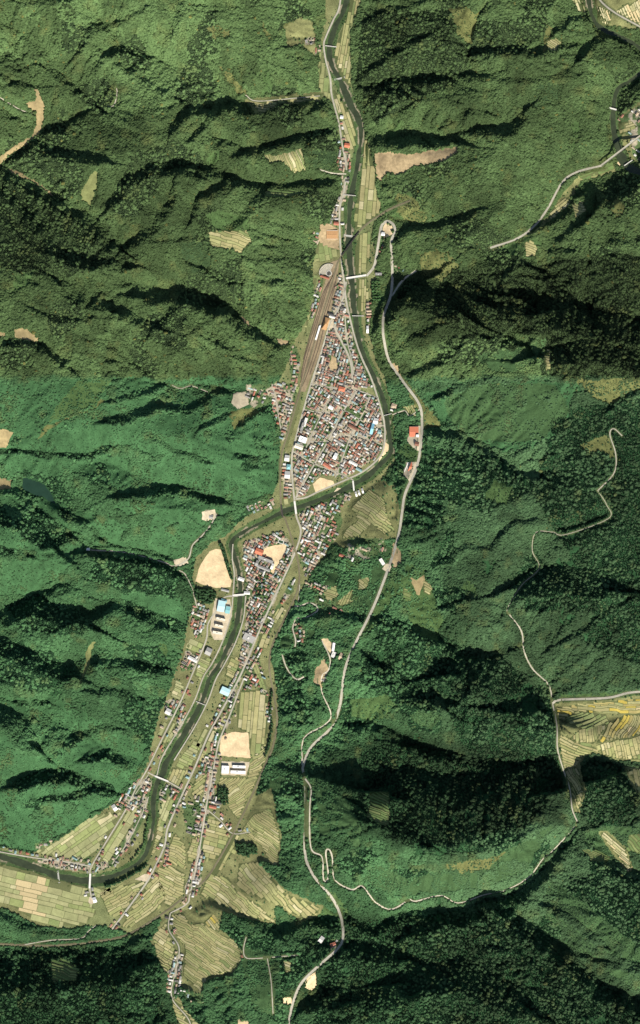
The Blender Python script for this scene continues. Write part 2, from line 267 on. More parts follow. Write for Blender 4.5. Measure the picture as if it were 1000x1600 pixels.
# fields: polygon, strip direction (deg, 0 = left-right, 90 = up-down), strip width, plot length, bend, palette
FIELDS = [
 ([(552,-30),(570,-30),(564,5),(549,35),(543,52),(548,88),(548,137),(537,126),(526,105),(523,84),(532,52),(542,28)],100,5,22,0,'tan'),
 ([(499,80),(505,84),(511,125),(515,150),(520,165),(512,154),(502,148),(498,140),(498,115)],95,6,16,0,'green'),
 ([(521,140),(535,155),(552,190),(556,213),(553,232),(543,236),(533,192)],72,5,17,0,'tan'),
 ([(571,213),(577,215),(582,245),(588,290),(596,322),(592,334),(570,350),(557,358),(554,350),(559,308),(567,266)],95,6,22,0,'tan'),
 ([(562,368),(577,360),(579,380),(576,402),(571,426),(556,429),(555,390)],92,6,18,0,'tan'),
 ([(557,437),(573,435),(575,460),(570,487),(561,489)],92,3.5,16,0,'tan'),
 ([(497,378),(529,392),(524,402),(510,408),(495,409),(491,404)],80,7,14,0,'green'),
 ([(409,241),(430,245),(472,233),(479,266),(461,273),(440,255),(423,259)],62,3.2,34,3,'tan'),
 ([(415,300),(440,299),(482,296),(480,304),(440,312),(414,310)],5,3,30,2,'grass'),
 ([(325,367),(346,364),(388,364),(395,381),(377,399),(332,388)],14,3.6,20,4,'tan'),
 ([(437,154),(500,147),(503,154),(472,161),(437,161),(409,182),(391,161)],8,4,14,1,'tan'),
 ([(933,10),(954,22),(953,38),(940,42),(933,31)],70,3,20,2,'pale'),([(961,19),(979,8),(1010,35),(1010,52),(979,36)],62,3.2,16,2,'pale'),
 ([(888,-8),(909,-4),(918,21),(902,21)],70,4,16,0,'pale'),([(853,68),(867,62),(877,70),(867,84),(853,87)],30,3,20,3,'tan'),
 ([(891,318),(909,315),(916,332),(898,343)],20,3,22,3,'tan'),([(818,381),(829,376),(839,388),(835,404),(820,402)],20,3,20,2,'tan'),
 ([(867,322),(888,308),(888,325),(862,342),(850,348)],140,4,14,1,'tan'),([(902,274),(958,252),(960,264),(909,280)],158,5,20,0,'grass'),
 ([(965,192),(985,190),(995,200),(968,212)],165,4,12,0,'tan'),
 ([(549,793),(577,764),(601,781),(603,800),(615,828),(601,835),(580,818),(560,838),(534,843),(536,830),(560,812)],38,3.2,22,5,'tan'),
 ([(538,929),(552,919),(549,940),(535,947),(524,943)],115,4.5,12,0,'tan'),
 ([(377,1080),(405,1078),(417,1092),(417,1143),(409,1168),(396,1186),(393,1183),(391,1147),(372,1136),(370,1110)],95,6,26,0,'tan'),
 ([(392,1186),(408,1172),(416,1160),(413,1190),(404,1215),(388,1246),(372,1280),(362,1268),(346,1246),(342,1214),(386,1216)],148,3.4,24,4,'tan'),
 ([(326,1270),(363,1304),(342,1340),(322,1345),(316,1320)],15,6,14,0,'tan'),
 ([(377,1298),(395,1273),(423,1263),(437,1301),(433,1350),(426,1354),(409,1322)],35,3.2,22,4,'tan'),
 ([(374,1350),(402,1347),(447,1396),(475,1406),(500,1417),(496,1427),(479,1433),(458,1427),(430,1410),(395,1396),(377,1392),(370,1375)],45,5,16,4,'tan'),
 ([(325,1368),(356,1371),(370,1392),(405,1413),(428,1440),(402,1434),(370,1424),(335,1408),(312,1398)],40,3.6,18,5,'tan'),
 ([(268,1430),(287,1427),(297,1445),(315,1441),(343,1459),(367,1466),(381,1494),(360,1515),(325,1525),(315,1546),(287,1522),(290,1480),(270,1452)],32,3.4,24,5,'tan'),
 ([(240,1462),(262,1440),(264,1462),(274,1482),(268,1512),(258,1520),(244,1490)],30,4.2,14,3,'tan'),
 ([(154,1392),(222,1378),(241,1364),(226,1384),(196,1430),(180,1432),(170,1428)],150,4,16,5,'tan'),
 ([(229,1384),(243,1362),(262,1400),(242,1424),(200,1450),(190,1448)],140,4,18,4,'tan'),
 ([(246,1357),(266,1352),(290,1366),(287,1396),(262,1418),(247,1389)],30,3.6,18,4,'tan'),
 ([(273,1301),(290,1322),(290,1357),(262,1348),(264,1322)],28,4,16,3,'tan'),
 ([(-60,1338),(0,1351),(52,1362),(91,1376),(134,1386),(138,1403),(150,1427),(130,1443),(98,1446),(56,1438),(21,1415),(0,1408),(-60,1400)],14,9,18,1,'flat'),
 ([(56,1331),(108,1301),(150,1272),(190,1270),(172,1298),(145,1338),(105,1341),(70,1335)],145,7,15,0,'flat'),
 ([(203,1268),(217,1263),(208,1291),(185,1322),(173,1345),(156,1346),(175,1308)],122,8,18,0,'flat'),
 ([(246,1277),(255,1282),(254,1308),(238,1338),(206,1361),(168,1382),(166,1378),(212,1354),(238,1322)],30,5,16,0,'tan'),
 ([(269,1200),(296,1203),(276,1231),(261,1221)],115,5,14,2,'tan'),([(305,1217),(325,1207),(315,1245),(299,1242)],140,4,14,2,'tan'),
 ([(297,1000),(320,1006),(308,1024),(290,1013)],25,6,14,0,'flat'),([(313,1028),(331,1030),(314,1062),(303,1054)],25,4,14,0,'flat'),
 ([(276,1062),(289,1073),(281,1095),(266,1087)],25,4,16,0,'flat'),([(246,1146),(264,1124),(277,1132),(260,1166)],118,6,14,0,'flat'),
 ([(280,1185),(306,1155),(315,1163),(299,1200),(275,1198)],25,4.5,16,0,'flat'),([(360,1027),(376,1031),(363,1062),(351,1056)],28,5,14,0,'tan'),
 ([(348,1100),(358,1094),(352,1113),(338,1135),(330,1138)],118,6,14,0,'flat'),
 ([(869,1106),(916,1098),(1030,1088),(1030,1112),(960,1113),(900,1109),(880,1124),(872,1126)],5,4,20,4,'gold'),
 ([(881,1126),(900,1111),(945,1116),(950,1128),(915,1140),(903,1136)],155,5,16,3,'green'),
 ([(905,1138),(948,1130),(925,1160),(905,1158),(889,1152)],78,4,15,4,'tan'),
 ([(951,1129),(975,1116),(1030,1114),(1030,1140),(975,1150),(960,1152),(929,1160)],122,4,16,4,'gold'),
 ([(930,1163),(960,1154),(975,1152),(1030,1142),(1030,1186),(962,1183),(940,1177)],72,5,14,3,'tan'),
 ([(873,1130),(887,1153),(924,1164),(936,1174),(923,1171),(904,1186),(897,1200),(880,1200),(874,1160)],24,3.6,18,4,'tan'),
 ([(883,1200),(902,1200),(909,1235),(900,1266),(893,1245)],60,3.5,18,4,'tan'),([(974,1198),(1030,1200),(1030,1245),(992,1235),(988,1214)],80,5,16,1,'tan'),
 ([(935,1298),(944,1298),(972,1322),(986,1354),(979,1359),(965,1336),(947,1315)],40,4,16,1,'pale'),
 ([(577,1235),(608,1235),(608,1284),(594,1284),(573,1270)],20,3.5,30,3,'grass'),([(979,1301),(1020,1295),(1020,1336),(976,1326)],50,4,18,3,'grass'),
 ([(905,1322),(930,1325),(952,1338),(945,1345),(920,1340)],25,3.2,18,2,'grass'),
 ([(423,964),(440,947),(446,952),(430,975)],120,5,14,0,'tan'),([(405,992),(421,989),(416,1013),(404,1013)],110,6,12,0,'tan'),
 ([(458,1440),(475,1432),(480,1438),(462,1450)],30,4,12,0,'grass'),([(443,1500),(454,1498),(456,1514),(447,1517)],20,3,12,0,'tan'),
 ([(80,1500),(100,1497),(125,1512),(120,1530),(84,1530)],20,4,24,3,'grass'),([(628,636),(646,632),(654,650),(648,656),(640,646)],60,3,14,0,'tan'),
 ([(268,1565),(280,1552),(294,1580),(312,1600),(330,1640),(300,1640),(280,1600)],30,4,16,3,'tan'),
 ([(846,552),(856,548),(858,580),(850,584)],10,4,12,0,'tan'),([(984,10),(1000,0),(1010,20),(1000,34)],60,3,14,2,'pale'),
 ([(312,1448),(332,1428),(345,1440),(343,1455),(318,1442)],50,4,14,3,'gold'),
 ([(441,780),(452,776),(454,790),(444,792)],80,5,12,0,'flat'),
 ([(345,865),(346,866),(347,868)],0,5,5,0,'tan'),
]
FIELDS = FIELDS[:-1]
FIELDS += [
 ([(300,1312),(313,1303),(306,1345),(294,1350),(292,1330)],15,5,14,1,'tan'),([(176,1390),(160,1400),(152,1404),(142,1392),(150,1386)],20,5,12,1,'flat'),
 ([(262,1240),(272,1252),(258,1290),(248,1300),(250,1270)],112,5,12,0,'flat'),([(318,1140),(330,1138),(312,1172),(304,1178),(308,1160)],118,6,14,0,'flat'),
 ([(336,1120),(344,1114),(332,1150),(320,1180),(312,1196),(308,1190)],115,6,14,0,'tan'),([(352,1118),(360,1114),(348,1142),(340,1150)],112,5,12,0,'tan'),
 ([(376,1300),(366,1330),(350,1350),(335,1372),(322,1378),(345,1342),(368,1300)],118,6,14,1,'tan'),([(465,604),(474,606),(464,650),(448,700),(444,700),(456,650)],105,5,16,0,'green'),
 ([(474,530),(480,500),(490,470),(492,430),(499,425),(498,440),(486,480),(478,520)],105,6,16,0,'green'),([(400,1030),(412,1060),(418,1080),(410,1076),(396,1050)],70,5,12,0,'green'),
]
# bare earth, sand and paving lots: polygon, kind, name
LOTS = [
 ([(337,858),(345,859),(350,876),(357,894),(362,908),(360,918),(344,919),(332,917),(320,914),(305,908),(310,890),(318,875),(327,862)],'sand','sports_ground'),
 ([(414,856),(430,852),(449,849),(444,863),(435,882),(428,896),(423,893),(430,877),(411,868)],'sand','school_yard'),
 ([(346,1150),(362,1144),(388,1145),(391,1185),(342,1181)],'sand','sports_ground'),
 ([(488,756),(501,746),(521,752),(523,759),(493,770)],'sand','school_yard'),
 ([(336,935),(360,936),(362,962),(350,1000),(334,1000),(328,985)],'lot','school_yard'),
 ([(346,1189),(390,1191),(384,1212),(346,1210)],'lot','school_yard'),
 ([(640,666),(657,666),(657,706),(651,704),(635,690)],'lot','paved_lot'),
 ([(634,722),(652,722),(650,738),(640,754),(630,742)],'lot','paved_lot'),
 ([(502,998),(510,994),(520,1004),(522,1012),(518,1022),(508,1010)],'sand','earth_terrace'),
 ([(492,1045),(506,1024),(514,1044),(506,1056),(503,1074),(488,1066)],'earth','earth_terrace'),
 ([(500,352),(513,349),(530,358),(530,390),(503,384),(497,372)],'earth','builders_yard'),
 ([(585,240),(600,238),(640,243),(675,237),(714,231),(716,240),(695,254),(670,258),(645,262),(632,272),(618,276),(605,270),(595,284),(589,280)],'earth','bare_slope'),
 ([(480,1524),(494,1515),(496,1536),(486,1547),(476,1540)],'sand','gravel_patch'),([(442,1555),(455,1555),(456,1566),(443,1567)],'sand','gravel_patch'),
 ([(372,1588),(388,1592),(394,1604),(390,1640),(372,1640)],'sand','gravel_patch'),([(527,762),(536,766),(530,773),(520,772)],'lot','gravel_patch'),
 ([(316,800),(336,796),(340,808),(324,815),(316,812)],'lot','gravel_patch'),([(266,876),(290,870),(296,880),(280,888)],'lot','gravel_patch'),
 ([(613,846),(628,862),(628,880),(612,888)],'earth','earth_cutting'),([(604,880),(612,884),(607,895),(596,888)],'lot','paved_lot'),
 ([(210,1374),(222,1368),(240,1362),(230,1378)],'lot','gravel_patch'),([(135,1402),(146,1400),(150,1410),(140,1414)],'lot','gravel_patch'),
 ([(598,355),(604,349),(612,353),(613,366),(606,372),(598,368)],'sand','paved_lot'),([(513,500),(522,500),(520,514),(511,520)],'lot','station_square'),
 ([(518,555),(526,560),(528,576),(520,580),(514,574)],'earth','gravel_patch'),([(365,615),(385,612),(390,632),(372,640),(362,630)],'lot','gravel_patch'),
 ([(42,163),(56,158),(62,175),(54,178),(46,172)],'tanfield','bare_field'),([(-40,745),(0,745),(20,750),(20,764),(0,768),(-40,768)],'tanfield','bare_field'),([(-40,672),(10,672),(25,676),(12,700),(-40,700)],'tanfield','bare_field'),
 ([(0,518),(14,522),(16,530),(0,527)],'tanfield','bare_field'),([(26,518),(44,514),(64,530),(66,538),(28,530)],'tanfield','bare_field'),
 ([(55,135),(62,142),(72,170),(70,190),(64,212),(40,228),(14,244),(2,262),(-20,262),(0,246),(20,232),(50,214),(58,194),(58,170)],'tanfield','bare_field'),
 ([(4,258),(40,274),(72,292),(86,310),(80,306),(55,288),(20,272)],'tanfield','bare_field'),
 ([(150,270),(130,300),(128,315),(145,325),(152,300),(158,272)],'grassland','meadow'),
 ([(143,1002),(152,1000),(146,1015),(142,1040),(130,1068),(126,1066),(134,1035),(135,1020)],'grassland','meadow'),
 ([(640,900),(650,906),(662,898),(664,905),(655,930),(650,928)],'tanfield','bare_field'),
 ([(965,245),(970,243),(975,258),(968,262),(964,256)],'sand','gravel_bar'),([(601,690),(608,694),(607,703),(598,714),(590,722),(596,708)],'sand','gravel_bar'),
 ([(375,490),(390,505),(396,515),(380,505)],'earth','bare_slope'),([(430,528),(455,532),(440,545)],'earth','bare_slope'),
 ([(610,565),(622,572),(628,590),(618,580)],'earth','earth_cutting'),
]
MEADOW = [  # grass and clear-felled slopes
 ([(700,20),(725,15),(745,30),(735,75),(715,60)],'y'),([(445,45),(470,28),(488,35),(492,62),(470,70),(446,78)],'y'),([(605,205),(622,187),(630,190),(618,215),(600,228)],'g'),
 ([(477,235),(525,235),(530,255),(512,266),(482,266)],'d'),([(850,45),(865,45),(858,66),(850,90),(845,85)],'y'),([(890,65),(930,60),(915,90),(900,85)],'g'),
 ([(832,132),(880,135),(877,165),(826,174)],'d'),([(890,592),(1040,592),(985,615),(955,638),(925,622)],'y'),([(905,695),(945,680),(958,705),(955,720),(940,705),(912,712)],'y'),
 ([(635,880),(665,890),(675,930),(690,970),(685,985),(655,985),(640,960),(625,920)],'g'),([(730,905),(750,910),(745,930),(720,920)],'g'),
 ([(590,1345),(640,1372),(690,1348),(730,1337),(790,1322),(830,1302),(850,1272),(860,1290),(820,1355),(760,1385),(690,1392),(610,1398),(560,1372)],'s'),
 ([(548,1090),(600,1085),(622,1100),(590,1130),(550,1115)],'g'),([(770,750),(800,760),(790,790),(755,780)],'g'),
 ([(690,612),(740,600),(860,604),(890,640),(840,690),(750,690),(705,662)],'s'),([(548,862),(600,842),(616,872),(598,928),(560,950),(532,915)],'s'),
 ([(325,240),(346,235),(345,252),(322,262)],'g'),([(320,345),(345,330),(390,340),(395,362),(340,362)],'g'),([(280,380),(330,385),(330,420),(300,430)],'d'),
 ([(385,1480),(430,1490),(430,1580),(400,1580),(380,1520)],'s'),([(455,1460),(500,1440),(520,1440),(470,1475)],'s'),([(500,1412),(530,1425),(520,1432),(496,1430)],'g'),
 ([(640,690),(656,706),(650,722),(634,714),(620,705)],'g'),([(400,1240),(425,1235),(430,1262),(400,1270)],'s'),([(620,760),(640,740),(645,760),(625,800)],'s'),
 ([(890,195),(903,190),(906,215),(896,240),(890,225)],'g'),([(850,1370),(900,1400),(960,1440),(1000,1480),(1000,1500),(900,1470),(850,1430)],'s'),
 ([(820,1455),(880,1478),(1000,1545),(1000,1520),(900,1470)],'s'),([(322,52),(345,45),(365,52),(360,66),(335,65)],'y'),([(410,30),(425,60),(420,75),(412,50)],'y'),([(335,105),(350,108),(370,130),(388,148),(375,152),(350,122)],'y'),([(413,95),(420,110),(424,148),(408,150)],'g'),([(100,660),(130,628),(170,625),(150,640),(75,668),(60,690)],'y'),([(355,648),(400,635),(415,640),(385,655),(365,675)],'y'),([(690,1345),(745,1337),(790,1325),(760,1350),(720,1362)],'y'),([(540,860),(552,870),(560,900),(545,905)],'g'),([(250,1000),(262,1004),(258,1030)],'g'),([(30,430),(60,425),(50,450),(20,470)],'g'),([(590,320),(640,300),(660,330),(625,350)],'g'),([(650,400),(700,395),(720,420),(690,440),(655,430)],'y'),
 ([(870,1085),(985,1076),(1030,1076),(1030,1094),(872,1106)],'g'),([(745,560),(790,545),(850,525),(855,560),(800,585),(750,590)],'s'),
 ([(900,1290),(1000,1290),(1000,1340),(960,1340),(915,1325)],'s'),([(520,955),(545,948),(560,900),(575,930),(545,975)],'s'),
]
CONIFER = [
 [(562,1172),(640,1152),(740,1195),(800,1172),(860,1190),(850,1262),(790,1312),(730,1330),(660,1325),(600,1300),(572,1232)],
 [(795,895),(900,868),(965,900),(935,955),(820,955)],[(700,1030),(780,1018),(850,1090),(862,1190),(740,1190),(690,1100)],
 [(545,1442),(780,1418),(1020,1590),(1020,1660),(485,1660),(492,1545)],[(-40,1486),(180,1474),(245,1500),(262,1600),(262,1660),(-40,1660)],
 [(690,425),(1040,395),(1040,590),(840,590),(850,520),(760,540),(665,500)],[(566,20),(735,20),(726,120),(585,200),(556,130)],
 [(903,1200),(923,1184),(962,1192),(992,1235),(990,1292),(912,1282)],[(850,1392),(945,1350),(1040,1390),(1040,1490),(960,1450)],
 [(0,275),(60,300),(180,395),(230,400),(100,440),(0,420)],[(600,960),(690,990),(760,1030),(700,1080),(640,1120),(560,1060)],
 [(960,120),(985,125),(990,165),(965,190),(960,170)],[(640,690),(780,720),(840,760),(760,800),(660,780)],[(860,640),(1040,620),(1040,1060),(900,1000),(960,900),(880,860),(830,780)],
 [(5,945),(62,925),(135,965),(140,990),(100,990),(40,985)],[(-20,1000),(80,1015),(120,1060),(60,1080),(-20,1060)],[(150,868),(260,880),(275,905),(200,930),(160,905)],
 [(30,1215),(115,1205),(170,1235),(110,1252),(50,1245)],[(360,1315),(395,1312),(410,1330),(380,1342)],
]
# built-up areas: polygon, house angle (deg clockwise), spacing px, density, place words
TOWNS = [
 ([(486,604),(560,606),(592,622),(598,660),(599,695),(592,712),(560,733),(540,746),(524,744),(500,744),(487,755),(480,772),(463,778),(460,750),(458,712),(463,690),(476,640),(487,605)],29.7,4.45,.97,'in the dense town grid inside the river bend'),
 ([(516,512),(524,500),(537,470),(541,480),(548,502),(556,535),(566,563),(577,589),(584,606),(484,604),(500,560)],15,4.4,.95,'in the old town wedge below the station'),
 ([(528,432),(534,424),(537,440),(540,468),(532,492),(516,500),(520,470)],112,4.5,.95,'in the rows between rail yard and river road'),
 ([(424,600),(444,598),(466,600),(456,645),(443,690),(438,690),(434,665),(426,645)],20,5.6,.8,'on the hillside edge west of the railway'),
 ([(455,536),(462,540),(470,560),(464,600),(458,600),(452,575)],95,6,.7,'beside the west side of the rail yard'),
 ([(498,438),(506,436),(497,470),(489,500),(482,500),(490,465)],112,5.2,.9,'below the roundhouse beside the tracks'),
 ([(444,704),(455,715),(455,775),(447,785),(442,750)],5,5.6,.9,'between railway and main street'),
 ([(466,802),(500,787),(545,767),(550,776),(530,795),(536,815),(520,850),(500,872),(490,890),(478,900),(470,880),(466,862),(474,832)],25,5.1,.70,'across the river southeast of the main bridge'),
 ([(378,848),(408,838),(440,828),(452,845),(462,862),(455,885),(440,915),(425,950),(410,980),(398,1005),(385,1045),(376,1062),(362,1095),(350,1108),(342,1108),(352,1080),(372,1040),(380,1000),(386,960),(386,900)],28,4.9,.84,'in the southern town along the river'),
 ([(414,975),(425,960),(445,925),(455,905),(462,900),(458,925),(440,946),(424,985),(405,1030),(416,1072),(420,1090),(412,1090),(400,1070),(390,1075),(376,1090),(384,1052)],28,5.5,.75,'between the southern main road and the railway'),
 ([(348,1108),(374,1075),(366,1110),(350,1150),(341,1160),(340,1195),(334,1230),(345,1262),(328,1262),(326,1300),(318,1345),(312,1394),(296,1400),(288,1390),(299,1355),(306,1310),(316,1260),(322,1210),(330,1165)],102,5.4,.85,'strung along the village road south of the playing field'),
 ([(300,942),(318,942),(326,955),(318,985),(308,1000),(299,980)],110,5,.9,'in the rows under the hill west of the high school'),
 ([(291,1012),(318,1012),(302,1045),(282,1050)],28,6,.7,'on the west bank below the hill'),([(258,1095),(275,1092),(290,1100),(276,1122),(262,1120)],28,5.4,.8,'in the west bank hamlet'),
 ([(262,1150),(285,1112),(294,1116),(266,1172),(250,1192)],118,5,.9,'in the row beside the west levee'),
 ([(176,1266),(190,1242),(215,1222),(234,1212),(240,1226),(225,1258),(205,1266)],28,5.6,.85,'at the north end of the bend village'),
 ([(215,1267),(232,1245),(226,1278),(204,1318),(178,1354),(150,1362),(150,1350),(180,1336)],28,7,.62,'in the bend village near the levee'),
 ([(60,1338),(105,1345),(140,1350),(142,1362),(100,1359),(60,1349)],12,5.6,.8,'along the lane on the north bank of the bend'),([(54,1317),(90,1312),(88,1323),(56,1328)],0,7,.8,'under the hill above the river bend'),
 ([(110,1335),(145,1310),(160,1318),(140,1348),(112,1345)],28,9,.6,'among the fields of the bend'),
 ([(250,1225),(285,1225),(285,1250),(265,1285),(260,1260),(246,1245)],28,6,.8,'at the crossroads east of the bend bridge'),
 ([(285,1258),(314,1250),(314,1290),(300,1310),(290,1290)],15,8,.6,'among the gardens between the two southern roads'),
 ([(318,1180),(330,1175),(322,1220),(310,1250),(304,1250)],102,6,.6,'along the lane west of the village road'),
 ([(262,1495),(285,1490),(286,1530),(274,1560),(260,1550)],100,5.4,.85,'in the southernmost hamlet'),([(284,1545),(320,1550),(318,1565),(290,1562)],10,8,.7,'on the slope beside the southernmost hamlet'),
 ([(530,205),(543,226),(549,260),(545,300),(534,318),(526,340),(514,352),(520,330),(533,300),(534,270),(526,262)],100,5.2,.9,'in the northern roadside hamlet'),
 ([(967,185),(1000,165),(1025,230),(1000,262),(988,240),(985,215),(970,205)],35,8,.6,'in the hamlet by the viaduct'),
 ([(572,470),(578,472),(577,520),(572,520)],88,5,.9,'on the east bank opposite the town'),([(598,348),(608,352),(606,372),(594,402),(590,400)],100,6,.8,'inside the hairpin of the highway'),([(614,412),(630,420),(628,434),(615,428)],30,6,.85,'beside the highway above the white bridge'),
 ([(460,968),(474,975),(477,1002),(466,1004)],80,6,.8,'on the hill loop above the railway'),([(484,908),(515,916),(520,930),(500,930),(470,914)],25,6,.75,'on the wooded slope east of the railway'),
 ([(380,792),(400,786),(425,776),(432,790),(396,803)],155,6,.75,'on the north bank west of the rail bridge'),([(366,616),(388,614),(388,632),(366,636)],20,7,.75,'in the clearing on the western hill'),
 ([(518,1466),(531,1466),(528,1480),(516,1482)],30,6,.9,'beside the highway at the southern pass'),([(494,68),(504,68),(501,88),(494,90)],90,6,.9,'at the northern river crossing'),([(478,60),(492,58),(492,68),(478,71)],165,6,.9,'by the northern clearing'),
 ([(489,360),(497,362),(499,376),(489,386)],110,6,.9,'at the builders yard'),([(410,1098),(424,1092),(424,1130),(414,1130)],100,6,.8,'on the east edge of the big rice fields'),
 ([(258,1322),(275,1318),(270,1348),(256,1356)],112,5.6,.9,'in the reddish cluster among the terraces'),([(308,945),(316,943),(322,948),(316,962),(308,958)],20,5,1,'in the red row by the grove'),
 ([(505,1044),(512,1050),(508,1066),(496,1072),(488,1062)],130,6,.7,'on the bare earth terrace'),([(610,628),(620,628),(620,640),(612,642)],20,8,.9,'across the footbridge from the town'),([(322,798),(336,796),(338,806),(324,812)],20,7,.9,'at the gravel clearing in the western hills'),
]

# leaf tone of wood stands; the darkest also have slope shade painted in
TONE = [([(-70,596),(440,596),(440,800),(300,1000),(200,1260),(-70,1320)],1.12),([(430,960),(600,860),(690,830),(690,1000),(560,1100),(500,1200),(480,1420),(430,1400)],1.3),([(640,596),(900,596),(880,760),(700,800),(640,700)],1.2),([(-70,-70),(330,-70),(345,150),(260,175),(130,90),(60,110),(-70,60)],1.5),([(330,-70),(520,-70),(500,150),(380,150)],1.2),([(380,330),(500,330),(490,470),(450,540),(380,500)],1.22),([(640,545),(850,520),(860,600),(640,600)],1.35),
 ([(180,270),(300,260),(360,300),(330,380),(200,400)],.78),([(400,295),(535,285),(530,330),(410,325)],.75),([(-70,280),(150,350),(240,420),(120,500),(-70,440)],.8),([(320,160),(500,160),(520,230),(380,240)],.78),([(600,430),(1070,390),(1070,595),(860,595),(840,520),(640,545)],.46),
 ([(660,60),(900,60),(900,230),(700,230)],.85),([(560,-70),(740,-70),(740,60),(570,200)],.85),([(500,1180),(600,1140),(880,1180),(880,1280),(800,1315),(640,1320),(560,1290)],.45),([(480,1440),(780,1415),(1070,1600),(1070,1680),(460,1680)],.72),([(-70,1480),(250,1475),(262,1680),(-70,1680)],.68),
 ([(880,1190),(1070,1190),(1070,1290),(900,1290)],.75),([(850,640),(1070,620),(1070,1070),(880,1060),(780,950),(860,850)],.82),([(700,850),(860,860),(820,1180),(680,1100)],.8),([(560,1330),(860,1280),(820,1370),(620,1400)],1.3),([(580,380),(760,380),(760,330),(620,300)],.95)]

OPEN = [[(260,1420),(300,1415),(330,1395),(375,1340),(370,1290),(395,1245),(425,1230),(440,1300),(436,1352),(404,1346),(450,1390),(505,1415),(498,1432),(470,1440),(430,1412),(432,1445),(400,1440),(350,1425),(345,1450),(385,1490),(365,1520),(325,1530),(315,1550),(290,1545),(262,1520),(235,1470)],
 [(866,1098),(916,1092),(1040,1082),(1040,1190),(962,1187),(923,1176),(906,1190),(912,1235),(902,1270),(890,1262),(880,1205),(868,1150)],
 [(885,-20),(1040,-20),(1040,60),(1000,52),(960,42),(930,40),(915,20)],[(962,185),(1000,160),(1040,160),(1040,270),(985,250),(968,215)],[(770,392),(835,360),(862,330),(880,300),(905,275),(960,258),(965,270),(905,285),(890,320),(860,345),(830,368)],
 [(545,775),(600,748),(618,760),(625,800),(622,840),(600,845),(560,850),(534,858),(520,850)],[(970,1195),(1040,1195),(1040,1250),(990,1238)],[(930,1295),(946,1294),(975,1320),(990,1356),(978,1362)],[(380,155),(440,150),(502,143),(505,157),(472,163),(437,164),(405,186)],
 [(446,45),(470,28),(488,35),(494,64),(494,90),(470,72),(446,78)]]

MEADOW += [([(612,562),(640,600),(672,640),(692,662),(665,670),(655,640),(625,600)],'y'),([(590,890),(620,880),(640,920),(690,960),(680,1000),(650,985),(620,930),(600,940)],'g'),([(592,440),(612,440),(608,482),(590,480)],'s'),
 ([(600,492),(612,540),(603,548),(594,512)],'g'),([(425,1010),(470,1015),(490,1000),(500,960),(480,950),(450,980)],'s'),([(430,1150),(470,1165),(470,1220),(440,1240),(420,1230)],'s'),([(488,1210),(500,1300),(560,1330),(570,1290),(520,1210)],'s'),
 ([(500,1376),(530,1400),(545,1425),(535,1430),(510,1405)],'g'),([(590,345),(600,345),(596,400),(588,402)],'g'),([(616,300),(650,310),(670,350),(640,352),(620,330)],'y'),([(720,30),(742,38),(730,70),(716,62)],'y'),
 ([(840,352),(870,300),(890,282),(880,312),(858,345)],'g'),([(560,985),(600,930),(622,900),(610,940),(575,990)],'g'),([(120,600),(180,596),(150,640),(80,660)],'g'),([(780,388),(830,370),(850,380),(800,400)],'g'),([(900,285),(925,285),(935,330),(915,335)],'g'),([(950,330),(965,310),(975,330),(960,350)],'y')]

MEADOW += [([(480,900),(520,885),(548,890),(560,870),(600,850),(622,850),(606,900),(576,960),(540,975),(500,945)],'s'),([(385,602),(424,598),(426,628),(400,642),(384,632)],'s'),([(640,1120),(660,1100),(690,1120),(670,1140)],'s')]
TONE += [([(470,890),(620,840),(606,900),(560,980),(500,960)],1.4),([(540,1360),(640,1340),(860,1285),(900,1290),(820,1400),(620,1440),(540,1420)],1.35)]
TOWNS += [([(385,602),(424,598),(426,628),(402,640),(386,630)],20,7.5,.5,'trailing up the small valley west of the town'),([(488,930),(520,925),(540,960),(500,960)],25,11,.5,'scattered on the scrubby slope east of the railway'),([(545,842),(600,842),(604,860),(560,880),(540,870)],20,12,.4,'scattered below the eastern highway')]
FIELDS += [([(505,925),(525,915),(530,930),(512,940)],20,4,14,2,'tan'),([(560,905),(578,900),(574,918),(560,922)],40,3.6,14,2,'tan'),([(660,905),(676,912),(672,930),(662,925)],30,3.6,14,2,'tan'),([(630,918),(642,925),(640,940),(628,935)],20,4,12,2,'grass')]
# ------------------------------------------------------------------ height field
STEP = 2.0
GX = np.arange(-120, 1120.1, STEP); GY = np.arange(-120, 1720.1, STEP)
NX, NY = len(GX), len(GY)
PX, PY = np.meshgrid(GX, GY)

def poly_dist(pts, X, Y):
    """distance to a polyline, signed side (positive = towards the sun), fraction along it"""
    pts = np.array([p[:2] for p in pts], float)
    L = np.hypot(*(pts[1:] - pts[:-1]).T); cum = np.concatenate([[0], np.cumsum(L)]); tot = max(cum[-1], 1e-6)
    best = np.full(X.shape, 1e9); side = np.ones(X.shape); frac = np.zeros(X.shape)
    for i in range(len(pts) - 1):
        ax, ay = pts[i]; bx, by = pts[i+1]; dx, dy = bx-ax, by-ay; l2 = dx*dx+dy*dy
        if l2 == 0: continue
        t = np.clip(((X-ax)*dx + (Y-ay)*dy)/l2, 0, 1)
        ex = X-(ax+t*dx); ey = Y-(ay+t*dy); d = np.sqrt(ex*ex+ey*ey)
        nx, ny = -dy, dx
        if nx*0.35 + ny*1.0 < 0: nx, ny = -nx, -ny
        m = d < best
        best = np.where(m, d, best); side = np.where(m, np.sign(ex*nx+ey*ny), side); frac = np.where(m, (cum[i]+t*L[i])/tot, frac)
    return best, side, frac
